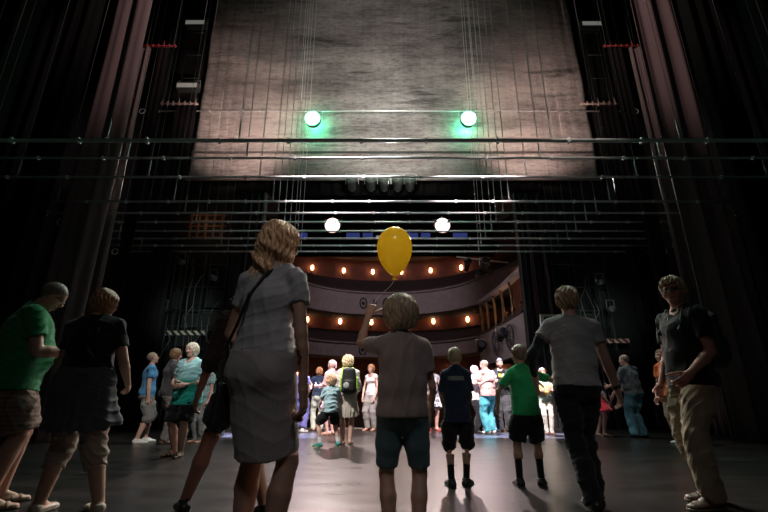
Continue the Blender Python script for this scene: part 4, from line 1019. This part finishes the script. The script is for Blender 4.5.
# ---- 1 foreground woman, seen from behind
f = Fig('tall blonde woman from behind in grey shirt and pencil skirt, left of balloon', gx(261, 380, 2.28), 2.28, -20, 1.80, hw=.86, b=1.0, female=True,
        head=(-22, 4, 0), aR=((.17, -.02, -1), (.05, .12, -1), (-.15, 1, 0), .55), aL=((-.42, .12, -1), (.12, .95, -.35), (0, 0, 1), .4), legs=((.10, .02), (-.12, .10)), sk=SK3, lean=(.02, .03))
f.shirt(GREYT, sleeve=.48, hem=.015, off=.006, neck=.055, seed=11, amp=.0065)
f.skirt(cloth('taupe_skirt', (.36, .31, .30)), .30 * f.H, .150, .150, off=.008, top=.045, seed=12, amp=.0035)
f.hair(hairm('blonde_hair', (.74, .43, .22)), 'long', .006)
f.shoes(BRSH, kind='flat')
f.add('bracelet', [cap(f.arm[1][2] - f.arm[1][3] * .012, f.arm[1][2] + f.arm[1][3] * .002, .0285, .027, 1, 1)], mat('bangle', (.5, .4, .3), .3, .8), vox=.005)
f.add('shirt_knot', [cap(f.P - A(.09, .03, -.12), f.P - A(.15, .02, -.09), .02, .03), ell(f.P - A(.07, .045, -.13), (.022, .02, .022))], GREYT, noise=wrinkle(5, .004, 60), vox=.006)
t, b0 = held(f, 'shoulder_bag', [ecap(f.P + A(-.215, .05, -.27), f.P + A(-.205, .05, -.07), A(0, 1, 0), .14, .12, .045, .035, 1, 1)], mat('black_bag', (.018, .016, .016), .5, bump=.2), 'black shoulder bag at the left hip of the tall blonde woman', 'bag')
sp = [f.nb + A(.055, -.02, .01), f.nb + A(.03, -.105, -.05), f.nb + A(-.03, -.150, -.17), f.nb + A(-.10, -.135, -.32), f.P + A(-.175, -.07, .12), f.P + A(-.20, .0, -.07)]
extra(t, b0, 'strap', [cap(sp[i], sp[i + 1], .0085, k=.004) for i in range(5)], mat('black_bag', (.018, .016, .016), .5), .005)
extra(t, b0, 'strap', [cap(sp[0], f.nb + A(.05, .07, -.03), .0085, k=.004), cap(f.nb + A(.05, .07, -.03), f.chest + A(-.03, .14, .0), .0085, k=.004), cap(f.chest + A(-.03, .14, 0), f.P + A(-.185, .10, -.07), .0085, k=.004)], mat('black_bag', (.018, .016, .016), .5), .005)

# ---- 2 dark striding person beyond her
f = Fig('dark-clothed person with bare legs striding left, half hidden behind the tall blonde woman', gx(240, 430, 3.35), 3.35, 38, 1.80, female=True, sk=(.36, .16, .11), head=(10, 20, 0),
        aR=((.2, .2, -1), (.1, .5, -1), (0, 1, 0), .4), legs=((.14, -.22), (-.22, .38)), feet=(0, 8), fz=(.03, 0), drop=.05, lean=(0, .08))
f.shirt(cloth('dark_brown_cotton', (.030, .018, .015)), sleeve=1.3, hem=-.05, off=.016, loose=1.12, seed=13)
f.pants(cloth('black_shorts', (.015, .012, .012)), .62, .012, 'shorts', 1.15, 14)
f.hair(hairm('dark_brown_hair', (.05, .03, .02)), 'long'); f.shoes(BLSH, kind='sneaker')

# ---- 3 girl holding the balloon
f = Fig('girl from behind in brown-grey top and teal leggings holding a yellow balloon', gx(403, 420, 2.62), 2.62, 0, 1.405, child=True, b=.95, hw=.88, head=(12, -6, -4), sk=(.44, .26, .18),
        aR=((.22, .10, -1), (-.05, .65, -1), (0, 1, 0), .6), aL=((-.55, .75, .18), (.25, .30, 1), (1, 0, .2), 1.25), legs=((.075, 0), (-.075, .02)), feet=(14, -14))
GT = cloth('taupe_jersey', (.24, .19, .17)); f.shirt(GT, sleeve=.62, hem=-.03, off=.013, loose=1.10, seed=15, amp=.006)
f.pants(TEAL, .86, .004, 'leggings', 1.0, 16, .002); f.hair(hairm('light_brown_hair', (.36, .25, .15)), 'puffy', .0018); f.shoes(WSH)
hand = f.hp[-1]; hw_ = f.world(hand)
# the balloon
bp = at(394.5, 247, 2.95)
t = tag(empty('balloon', bp), 'yellow balloon floating on a string above the girl in the middle', 'balloon')
prof = []
for i in range(25):
    a = math.pi * i / 24; r_ = .128 * math.sin(a) * (1 - .16 * max(0, -math.cos(math.pi - a)) * 0); z = -math.cos(a)
    if z < 0: r_ *= 1 - .22 * z * z; z *= 1.42
    prof.append((max(r_, .0015) if z > -1.3 else max(r_, .008), z * .152))
bm = mat('yellow_latex', (1.0, .66, .09), .16, spec=.6, trans=.35)
bm.node_tree.nodes['Principled BSDF'].inputs['Subsurface Weight'].default_value = .5; bm.node_tree.nodes['Principled BSDF'].inputs['Subsurface Radius'].default_value = (.15, .10, .03)
nt = bm.node_tree; tl = nt.nodes.new('ShaderNodeBsdfTranslucent'); tl.inputs[0].default_value = (1.0, .80, .12, 1); ms = nt.nodes.new('ShaderNodeMixShader'); ms.inputs[0].default_value = .55
b_ = nt.nodes['Principled BSDF']; b_.inputs['Transmission Weight'].default_value = 0; b_.inputs['Subsurface Weight'].default_value = 0
nt.links.new(b_.outputs[0], ms.inputs[1]); nt.links.new(tl.outputs[0], ms.inputs[2]); nt.links.new(ms.outputs[0], nt.nodes['Material Output'].inputs[0])
MB().lathe(prof, n=32).build('latex_skin', bm, t, True)
MB().lathe([(.006, .006), (.011, -.004), (.008, -.010), (.018, -.026), (.017, -.030), (.004, -.028)], Matrix.Translation((0, 0, -.214)), 14).build('knot', bm, t, True)
hl = Vector(hw_) - bp; pts = []
for i in range(15):
    q = i / 14; pts.append(Vector((hl.x * q + .012 * math.sin(q * 7), hl.y * q, -.235 * (1 - q) + hl.z * q)))
MB().tube(pts, .0016, 6).build('string', mat('balloon_string', (.7, .7, .62), .6), t, True)

# ---- 4 man in green, left edge
f = Fig('man in a green t-shirt and plaid shorts bowing his head at the left edge', gx(-4, 505, 3.7) - .12, 3.7, -50, 1.86, b=1.30, belly=.035, head=(-14, 34, 0), lean=(0, .05), sk=SK1,
        aR=((.16, .25, -1), (-.35, 1, .05), (0, 0, 1), .7), aL=((-.14, .38, -1), (.45, 1, .10), (0, 0, 1), .7), legs=((.13, .02), (-.13, .10)))
f.shirt(GREEN, sleeve=.62, hem=-.06, off=.016, loose=1.1, seed=17, amp=.007)
f.pants(plaid('brown_plaid', (.24, .15, .11), (.10, .06, .05), (.34, .27, .22)), .93, .014, 'shorts', 1.18, 18)
f.hair(hairm('grey_brown_hair', (.20, .15, .12)), 'buzz'); f.shoes(mat('sandal_leather', (.30, .22, .15), .6), kind='sandal')
f.add('glasses', [cap(f.HP(sg * .30, -.02, .03), f.HP(sg * .25, .34, .03), .004) for sg in (1, -1)] + [cap(f.HP(-.24, .37, .03), f.HP(.24, .37, .03), .004)] + [cap(f.HP(sg * .14 - .08, .40, -.05), f.HP(sg * .14 + .08, .40, -.05), .004) for sg in (1, -1)], mat('glasses_frame', (.03, .03, .03), .3), vox=.004)
# ---- 5 woman with jumper round her waist
f = Fig('auburn-haired woman from behind in black top, grey jumper tied round her waist', gx(77, 500, 3.55) - .13, 3.55, -4, 1.72, hw=1.15, b=1.30, female=True, head=(-10, 12, 0), sk=SK1,
        aR=((.26, .18, -1), (-.25, .75, -.6), (0, 0, 1), .6), aL=((-.24, .18, -1), (.35, .8, -.5), (0, 0, 1), .6), legs=((.27, .05), (-.15, .0)), feet=(-52, -8), lean=(-.02, .02))
f.shirt(BLACKC, sleeve=.60, hem=.03, off=.009, seed=19, neck=.058)
f.pants(cloth('beige_capri', (.42, .33, .27)), 1.42, .006, 'capri_trousers', 1.05, 20)
f.skirt(cloth('charcoal_jumper', (.10, .11, .12)), .44 * f.H * .80, .285, .19, off=.010, name='tied_jumper', top=.075, seed=21, amp=.008, pleat=.010)
f.hair(hairm('auburn_hair', (.34, .16, .07)), 'bob', .005); f.shoes(mat('beige_leather', (.50, .42, .32), .5), kind='flat')
f.add('strap', [cap(f.nb + A(-.10, -.06, -.01), f.nb + A(-.04, -.135, -.12), .010), cap(f.nb + A(-.04, -.135, -.12), f.waist + A(.08, -.125, .1), .010), cap(f.waist + A(.08, -.125, .1), f.waist + A(.17, -.06, -.04), .010)], mat('brown_strap', (.14, .06, .05), .6), vox=.006)

# ---- 6,7,8,9 group on the left, farther back
f = Fig('bald man in blue t-shirt and grey cargo shorts, leftmost of the far left group', gx(139, 443, 8.75), 8.75, -58, 1.70, b=1.08, head=(8, -14, 0), sk=SK2, aR=((.12, -.05, -1), (.05, .1, -1), (0, 1, 0), .3), aL=((-.12, .0, -1), (-.05, .2, -1), (0, 1, 0), .3), near=False, legs=((.12, -.06), (-.12, .10)))
f.shirt(cloth('blue_cotton', (.07, .26, .50)), .6, -.04, .012, seed=23); f.pants(cloth('grey_cargo', (.26, .26, .25)), 1.15, .012, 'shorts', 1.2, 24)
f.hair(hairm('sandy_stubble', (.34, .24, .17)), 'buzz', .001); f.shoes(WSH)
f = Fig('brown-haired person in dark shirt and grey trousers beside the bald man in blue', gx(161, 443, 8.6), 8.6, -48, 1.76, b=1.1, head=(0, 4, 0), sk=SK2, aR=((.1, .1, -1), (-.2, .9, -.1), (0, 0, 1), .6), near=False, legs=((.12, 0), (-.12, .12)))
f.shirt(DKGREY, .75, -.06, .014, seed=25, name='shirt'); f.pants(cloth('stone_trousers', (.19, .17, .16)), 2.0, .008, 'trousers', 1.15, 26); f.hair(hairm('brown_hair', (.22, .12, .06)), 'bob'); f.shoes(BRSH)
f = Fig('white-haired woman in turquoise top with green lower half, hands clasped', gx(179, 456, 6.84), 6.84, 168, 1.65, b=1.30, female=True, head=(-6, 0, 4), sk=(.66, .42, .33), belly=.01, bust=.0,
        aR=((.30, .10, -1), (-.70, .85, -.28), (0, .3, 1), .9), aL=((-.28, .10, -1), (.70, .85, -.22), (0, .3, 1), .9), legs=((.09, 0), (-.10, .12)), feet=(25, -10))
f.shirt(grad_cloth('turquoise_gradient', .78, 1.42, ((0, (.02, .40, .34)), (.16, (.03, .55, .45)), (.20, (.01, .22, .16)), (.40, (.01, .24, .18)), (.50, (.26, .56, .58)), (1, (.42, .74, .80)))), .62, -.10, .014, .058, loose=1.12, seed=27, v=True, name='top')
f.pants(BLACKC, 1.0, .010, 'shorts', 1.2, 28); f.hair(hairm('white_blonde_hair', (.72, .66, .56)), 'bob', .005); f.shoes(mat('dark_sandal', (.10, .07, .05), .6), kind='sandal')
f = Fig('person in pale blue top mostly hidden behind the woman in turquoise', gx(202, 441, 8.9) - .05, 8.9, 150, 1.55, b=1.05, female=True, head=(0, 0, 0), sk=SK2, near=False)
f.shirt(cloth('pale_blue_cotton', (.28, .42, .45)), .6, -.06, .012, seed=29); f.pants(cloth('grey_cotton', (.22, .24, .24)), 2, .008, 'trousers', 1.1, 30); f.hair(hairm('brown_hair', (.22, .12, .06)), 'short'); f.shoes(mat('tan_leather', (.45, .26, .17), .5), kind='flat')

# ---- the lit crowd at the front edge, left half
f = Fig('person in violet trousers and white shoes beyond the tall blonde woman\'s hand', gx(299, 431, 11.4), 11.4, -20, 1.62, female=True, near=False, sk=SK2, aR=((.2, .3, -1), (-.3, .8, .3), (0, 0, 1), .5))
f.shirt(cloth('violet_cotton', (.13, .13, .34)), .5, .0, .01, seed=31); f.pants(cloth('violet_cotton', (.13, .13, .34)), 1.85, .01, 'trousers', 1.35, 32); f.hair(hairm('brown_hair', (.22, .12, .06)), 'short'); f.shoes(WSH)
f = Fig('ginger woman in dark top and pale trousers beyond the child in pale blue', gx(317, 429, 12.0), 12.0, 20, 1.62, female=True, near=False, sk=SK2, head=(-30, 0, 0), aR=((.3, .1, -1), (.1, .5, -.6), (0, 0, 1), .5))
f.shirt(NAVY, .5, .0, .01, seed=33); f.pants(cloth('pale_green_cotton', (.46, .50, .40)), 2, .006, 'trousers', 1.05, 34); f.hair(hairm('ginger_hair', (.42, .20, .09)), 'bob', .008); f.shoes(mat('tan_leather', (.45, .26, .17), .5), kind='flat')
f = Fig('person with pinkish white ponytail and pink clothes, looking left behind the small child', gx(330, 434, 10.6), 10.6, 60, 1.70, female=True, near=False, sk=(.62, .38, .32), aR=((.1, .3, -1), (-.2, 1, 0), (0, 0, 1), .5))
f.shirt(cloth('pink_cotton', (.72, .46, .46)), .9, -.05, .014, seed=35, name='blouse'); f.skirt(cloth('pink_cotton2', (.60, .34, .34)), .55, .2, .17, off=.01, seed=36); f.hair(hairm('pinkish_white_hair', (.66, .48, .46)), 'pony'); f.shoes(mat('tan_leather', (.45, .26, .17), .5), kind='flat')
f = Fig('small child in a pale blue t-shirt and black shorts with neon green sneakers', gx(329, 446, 8.2), 8.2, 22, 1.25, child=True, near=True, sk=SK2, head=(10, 0, 0), legs=((.17, .02), (-.17, -.02)), feet=(10, -40),
        aR=((.1, .3, -1), (-.3, .8, -.3), (0, 0, 1), .5), aL=((-.2, .2, -1), (.1, .8, -.3), (0, 0, 1), .5), drop=.04)
f.shirt(cloth('pale_blue_jersey', (.42, .62, .66)), .6, -.05, .012, loose=1.1, seed=37); f.pants(BLACKC, .85, .012, 'shorts', 1.2, 38); f.hair(hairm('strawberry_hair', (.72, .46, .28)), 'puffy', .005)
f.shoes(mat('teal_mesh', (.05, .30, .30), .6), sole=mat('neon_sole', (.45, .85, .08), .5), off=.010, sock=WHITEC, sock_h=.16)
f = Fig('woman with puffy blonde hair in white cardigan and skirt beside the small child', gx(346, 445, 8.45), 8.45, 4, 1.60, b=1.05, female=True, near=True, sk=SK2, head=(8, 6, 0), aR=((.25, .1, -1), (-.1, .9, -.3), (0, 0, 1), .5), legs=((.07, 0), (-.06, .04)))
f.shirt(cloth('cream_knit', (.66, .62, .55)), 1.5, -.05, .012, seed=39, name='cardigan', loose=1.08); f.skirt(cloth('cream_linen', (.62, .56, .47)), .50, .215, .17, off=.010, seed=40, pleat=.006); f.hair(hairm('pale_blonde_hair', (.74, .58, .36)), 'puffy', .006); f.shoes(mat('tan_leather', (.45, .26, .17), .5), kind='flat')
t, b0 = held(f, 'backpack', [ecap(f.P + A(.03, -.17, .10), f.P + A(.03, -.20, .44), A(1, 0, 0), .15, .12, .08, .06, k=.03), ecap(f.P + A(.03, -.23, .12), f.P + A(.03, -.24, .24), A(1, 0, 0), .11, .10, .05, .04, k=.02)], mat('black_nylon', (.02, .022, .022), .6, bump=.2), 'black backpack with lime green straps on the back of the blonde woman in white', 'bag')
LIME = mat('lime_strap', (.42, .75, .08), .6)
for sg in (1, -1):
    a_ = f.P + A(.03 + sg * .10, -.245, .12); extra(t, b0, 'strap', [cap(f.P + A(.03 + sg * .145, -.18, .10), f.P + A(.03 + sg * .15, -.20, .30), .014), cap(f.P + A(.03 + sg * .15, -.20, .30), f.nb + A(sg * .09, -.12, .02), .014), cap(f.nb + A(sg * .09, -.12, .02), f.nb + A(sg * .10, .02, .035), .014)], LIME, .007)
extra(t, b0, 'patch', [ell(f.P + A(-.02, -.285, .18), (.055, .012, .055))], mat('grey_patch', (.45, .46, .44), .6), .006)
f = Fig('person in white vest and grey trousers, far off at left of the balloon girl', gx(371, 430, 12.0), 12.0, 150, 1.70, hw=.85, b=.85, female=True, near=False, sk=SK2, aR=((.25, .1, -1), (-.1, .4, -1), (0, 1, 0), .4))
f.shirt(WHITEC, .12, -.02, .010, .07, name='vest', seed=41); f.pants(cloth('grey_linen', (.25, .24, .22)), 1.95, .010, 'trousers', 1.3, 42); f.hair(hairm('ginger_hair', (.42, .20, .09)), 'bob'); f.shoes(mat('tan_leather', (.45, .26, .17), .5), kind='flat')

# ---- right half
f = Fig('woman in knee-length black and white patterned dress, right of the balloon girl', gx(433, 431, 12.0), 12.0, 190, 1.70, b=1.05, female=True, near=False, sk=(.62, .38, .30), aR=((.25, .2, -1), (-.75, .7, .05), (0, 0, 1), .6), head=(-8, 0, 0))
FL = floral('patterned_dress', (.60, .60, .62), (.05, .05, .08)); f.shirt(cloth('grey_bodice', (.42, .42, .46)), .15, .0, .008, .07, name='bodice', seed=43); f.skirt(FL, .55, .24, .20, off=.010, seed=44, pleat=.008, name='skirt'); f.hair(hairm('brown_hair', (.22, .12, .06)), 'short'); f.shoes(mat('red_leather', (.45, .06, .05), .4), kind='flat')
f = Fig('boy from behind in navy t-shirt with a faded band across the back', gx(461, 487, 4.55), 4.55, -3, 1.32, child=True, hw=.84, b=.84, head=(-14, 4, 0), sk=(.40, .25, .19), aR=((.16, .2, -1), (-.25, .8, -.8), (0, 0, 1), .5), legs=((.060, .06), (-.085, 0)), feet=(22, -8))
f.shirt(NAVY, .72, -.09, .014, loose=1.18, seed=45, amp=.005); f.pants(BLACKC, 1.02, .014, 'shorts', 1.15, 46); f.hair(hairm('fair_hair', (.40, .33, .20)), 'buzz', .002); f.shoes(mat('green_black_shoe', (.018, .035, .022), .5), sole=mat('pale_green_sole', (.16, .34, .18), .6), off=.012, sock=BLACKC, sock_h=.2)
pb = f.chest + f.t * .03
f.add('shirt_print', f.torso(), cloth('faded_print', (.20, .24, .20)), .0245, [lambda P: np.abs(P[..., 2] - pb[2]) - .022, lambda P: np.abs(P[..., 0] - pb[0]) - .085 + .02 * (np.sin(P[..., 0] * 260) > .6), lambda P: P[..., 1] - pb[1] + .02], wrinkle(45, .005, 26, (1, 1, 1.6)), vox=.006)
f = Fig('woman in a glaring white top and black trousers, arms round the man in jeans', gx(478, 433, 11.2), 11.2, -120, 1.60, female=True, near=False, sk=(.66, .42, .36), aR=((.3, .6, -.4), (-.2, 1, .5), (0, 0, 1), .5), aL=((-.2, .6, -.4), (.2, 1, .3), (0, 0, 1), .5))
f.shirt(WHITEC, .6, -.06, .012, seed=47, loose=1.1); f.pants(BLACKC, 2, .008, 'trousers', 1.15, 48); f.hair(hairm('pink_blonde_hair', (.66, .50, .44)), 'bob'); f.shoes(BLSH)
f = Fig('bald man in a pink shirt and bright blue jeans at the front edge', gx(491, 433, 11.0), 11.0, 38, 1.74, b=1.18, belly=.02, near=False, sk=(.62, .38, .31), head=(20, 14, 0), aR=((.28, .05, -1), (-.15, .8, -.2), (0, 0, 1), .6), aL=((-.3, .4, -.7), (.1, 1, .3), (0, 0, 1), .6))
f.shirt(cloth('pink_shirting', (.66, .42, .38)), .7, -.04, .014, seed=49, loose=1.12, name='shirt'); f.pants(cloth('bright_denim', (.08, .38, .46), .35), 2, .008, 'jeans', 1.2, 50); f.hair(hairm('sandy_stubble', (.34, .24, .17)), 'balding', .002); f.shoes(WSH)
f = Fig('bearded man in black t-shirt with lime chest mark, behind the man in jeans', gx(505, 431, 11.6), 11.6, 160, 1.82, b=1.1, near=False, sk=(.60, .36, .28), head=(20, 4, 0), beard=1, aR=((.3, .2, -1), (-.3, .6, .3), (0, 0, 1), .6))
f.shirt(BLACKC, .65, -.05, .012, seed=51); f.pants(DKGREY, 2, .010, 'trousers', 1.15, 52); f.hair(hairm('dark_brown_hair', (.05, .03, .02)), 'short', .002); f.shoes(BLSH)
f.add('shirt_print', f.torso(), cloth('lime_print', (.40, .62, .05)), .019, [lambda P: np.abs(P[..., 2] - f.chest[2] - .03) - .05 + .04 * np.abs(P[..., 0]) * 8, lambda P: np.abs(P[..., 0] + .02) - .06, lambda P: f.chest[1] + .02 - P[..., 1]], vox=.008)

f = Fig('boy from behind in bright green t-shirt and black shorts', gx(533, 487, 4.55), 4.55, 6, 1.34, child=True, hw=.9, b=.92, head=(8, 0, 0), sk=(.46, .28, .2), aL=((-.62, .15, -.8), (.10, .55, -.9), (0, 1, .2), .5), aR=((.75, .10, -.25), (.45, .25, .45), (0, 1, 0), .6), legs=((.10, .02), (-.11, .03)), feet=(28, 5))
f.shirt(cloth('bright_green_cotton', (.03, .42, .14)), .70, -.05, .012, loose=1.10, seed=53, amp=.005); f.pants(BLACKC, .90, .014, 'shorts', 1.2, 54); f.hair(hairm('dark_fair_hair', (.22, .14, .09)), 'short', .003); f.shoes(BLSH, sole=mat('white_sole', (.6, .62, .58), .6), off=.011, sock=BLACKC, sock_h=.26)
# man in grey cap-sleeve shirt
f = Fig('slim person from behind in grey short-sleeved shirt and black trousers, dark left sleeve', gx(592, 500, 3.65), 3.65, -6, 1.76, hw=.95, b=.98, head=(-22, 2, 0), sk=(.42, .24, .18), lean=(.04, .02),
        aR=((.30, .12, -1), (.38, .45, -1), (0, 1, 0), .5), aL=((-.62, .10, -.9), (.22, .65, -.9), (0, 0, 1), .5), legs=((.07, .10), (-.03, -.16)), feet=(-8, 4), fz=(0, .03), drop=.01)
f.shirt(cloth('mid_grey_cotton', (.30, .29, .28)), .42, -.015, .012, .06, loose=1.08, seed=55, amp=.006); f.pants(BLACKC, 2, .006, 'trousers', 1.05, 56)
f.hair(hairm('sand_brown_hair', (.34, .22, .13)), 'thick', .005); f.shoes(BLSH, sole=mat('grey_sole', (.3, .3, .3), .6))
f.add('arm_sleeve', [cap(f.arm[-1][0] + (f.arm[-1][1] - f.arm[-1][0]) * .42, f.arm[-1][1], .049, .041, 1), cap(f.arm[-1][1], f.arm[-1][1] + (f.arm[-1][2] - f.arm[-1][1]) * .8, .041, .031, 0, 1)], cloth('dark_sleeve', (.020, .024, .026), .5), noise=wrinkle(57, .004, 40))
f.add('bracelet', [cap(f.arm[1][2] - f.arm[1][3] * .05, f.arm[1][2] - f.arm[1][3] * .01, .031, .029, 1, 1)], BLSH, vox=.005)
# pale-trousered person with yellow bag
f = Fig('person in white trousers holding a yellow pouch, just right of the green-shirted boy', gx(549, 433, 10.8), 10.8, 170, 1.52, b=.85, female=True, near=False, sk=SK2, aR=((.1, .2, -1), (-.3, .9, .1), (0, 0, 1), .7), aL=((-.1, .2, -1), (.35, .9, .1), (0, 0, 1), .7), legs=((.05, 0), (-.06, .05)))
f.shirt(cloth('mint_cotton', (.40, .55, .42)), .6, -.06, .010, seed=59); f.pants(cloth('white_denim', (.74, .70, .58)), 2, .003, 'trousers', .9, 60); f.hair(hairm('brown_hair', (.22, .12, .06)), 'bob'); f.shoes(BRSH, kind='flat')
t, b0 = held(f, 'pouch', [ecap(f.waist + A(.02, .24, -.02), f.waist + A(.02, .24, .16), A(1, 0, 0), .13, .12, .05, .04, k=.02)], mat('yellow_nylon', (.90, .70, .22), .5, bump=.15), 'small yellow pouch held in front by the person in white trousers', 'bag')
extra(t, b0, 'flap', [ecap(f.waist + A(.02, .27, .10), f.waist + A(.02, .27, .17), A(1, 0, 0), .125, .125, .03, .03)], mat('pale_yellow_nylon', (.92, .78, .36), .5), .007)
# person with red skirt
f = Fig('person in a white cardigan and red skirt, mostly hidden beyond the grey-shirted man', gx(607, 436, 10.2) - .12, 10.2, -150, 1.50, b=1.0, female=True, near=False, sk=SK2, head=(0, 0, 0), aR=((.2, .1, -1), (.0, .5, -1), (0, 1, 0), .5))
f.shirt(WHITEC, 1.6, -.02, .012, seed=61, name='cardigan'); f.skirt(cloth('red_cotton', (.75, .05, .08)), .50, .26, .22, off=.010, seed=62, pleat=.008); f.hair(hairm('brown_hair', (.22, .12, .06)), 'bob'); f.shoes(BRSH, kind='flat')
f = Fig('balding man in dark grey shirt and teal jeans seen from behind, leaning slightly left', gx(641, 438, 9.8), 9.8, 22, 1.76, b=1.14, head=(28, 4, 0), sk=SK2, near=False, belly=.02, lean=(-.06, .03), aR=((.15, .1, -1), (-.1, .9, -.3), (0, 0, 1), .6), aL=((-.3, .3, -1), (.0, 1, -.2), (0, 0, 1), .6), legs=((.14, .02), (-.10, .04)), feet=(-30, 15))
f.shirt(cloth('slate_shirt', (.10, .12, .14)), 1.4, -.03, .012, loose=1.08, seed=63, name='shirt'); f.pants(DENIM, 2, .008, 'jeans', 1.25, 64); f.hair(hairm('grey_brown_hair', (.20, .15, .12)), 'balding', .002); f.shoes(BLSH)
f.add('belt', [ecap(f.P + f.t * .045, f.P + f.t * .08, f.sd, .104 * f.H * f.b, .102 * f.H * f.b, .068 * f.H * f.b, .067 * f.H * f.b, 1, 1)], BLSH, .010)
f = Fig('person in an orange t-shirt and white shoes almost hidden behind the man in black', gx(682, 444, 8.6), 8.6, 100, 1.74, b=.95, near=False, sk=SK2, head=(0, 0, 0), lean=(0, .10), aL=((-.14, .12, -1), (-.05, .25, -1), (0, 1, 0), .5), legs=((.1, -.1), (-.08, .0)))
f.shirt(cloth('orange_cotton', (.85, .20, .05)), .6, -.03, .013, seed=65, loose=1.08); f.pants(KHAKI, 2, .008, 'trousers', 1.1, 66); f.hair(hairm('brown_hair', (.22, .12, .06)), 'short'); f.shoes(WSH)
# man in black, right
f = Fig('tall man in black polo shirt and khaki trousers standing at the right', gx(712, 500, 3.80)+.04, 3.80, 96, 1.87, b=1.04, head=(34, -4, 3), sk=(.50, .22, .16), aL=((-.13, .02, -1), (.05, .75, -.62), (0, .2, 1), .8), aR=((.16, .0, -1), (-.05, .5, -1), (0, .5, 1), .6), legs=((.13, -.10), (-.11, .12)), feet=(14, -4), lean=(0, -.05))
f.shirt(BLACKC, .62, -.05, .014, .050, loose=1.06, seed=67, name='polo_shirt'); f.pants(KHAKI, 2.0, .009, 'trousers', 1.15, 68, .007); f.hair(hairm('sandy_hair', (.42, .28, .16)), 'thick', .005); f.shoes(BRSH, sole=mat('pale_sole', (.30, .26, .2), .6), off=.012)
f.add('collar', [ecap(f.nb - f.t * .01, f.nb + f.t * .025, f.sd, .072, .062, .072, .062, 1, 1)], BLACKC, sub=[cap(f.nb, f.nb + f.t * .1, .058)], vox=.006)
f.add('glasses', [cap(f.HP(sg * .31, -.02, .03), f.HP(sg * .25, .34, .03), .004) for sg in (1, -1)] + [cap(f.HP(-.24, .37, .03), f.HP(.24, .37, .03), .004)] + [cap(f.HP(sg * .14 - .08, .40, -.05), f.HP(sg * .14 + .08, .40, -.05), .004) for sg in (1, -1)], mat('glasses_frame', (.03, .03, .03), .3), vox=.004)
t, b0 = held(f, 'backpack', [ecap(f.P + A(0, -.22, .14), f.P + A(0, -.24, .48), A(1, 0, 0), .16, .14, .10, .07, k=.03), ecap(f.P + A(0, -.32, .16), f.P + A(0, -.32, .30), A(1, 0, 0), .12, .11, .05, .04, k=.02)], mat('black_nylon', (.02, .022, .022), .6, bump=.2), 'black backpack worn by the man in the black polo shirt', 'bag', noise=wrinkle(9, .005, 25))
for sg in (1, -1):
    extra(t, b0, 'strap', [cap(f.P + A(sg * .12, -.16, .18), f.P + A(sg * .15, .02, .28), .013), cap(f.P + A(sg * .15, -.02, .28), f.chest + A(sg * .12, .13, .0), .013), cap(f.chest + A(sg * .12, .13, 0), f.nb + A(sg * .10, .04, .02), .013), cap(f.nb + A(sg * .10, .04, .02), f.nb + A(sg * .09, -.14, -.03), .013)], mat('black_nylon', (.02, .022, .022), .6), .007)
f.add('lanyard', [cap(f.nb + A(.03, .10, -.05), f.chest + A(.0, .145, .02), .004)], mat('lanyard', (.4, .4, .42), .5), vox=.004)
# spectators in the theatre box
for k, (x, y, z, lb) in enumerate(((4.5, 14.3, 2.25, 'nearest to the stage'), (4.45, 15.1, 2.25, 'in the middle'), (4.4, 16.0, 2.25, 'farthest from the stage'))):
    f = Fig('dark-clothed spectator in the right theatre box, the one ' + lb, SX + x, y, 120, 1.68, near=False, sk=SK3, group='spectators in the theatre box', face=False); f.root.location.z = z
    f.vox = .02; f.shirt(DKGREY, .9, -.05, .014, seed=70 + k); f.pants(DKGREY, 2, .01, 'trousers', 1.1, 71 + k); f.hair(hairm('dark_brown_hair', (.05, .03, .02)), 'short')
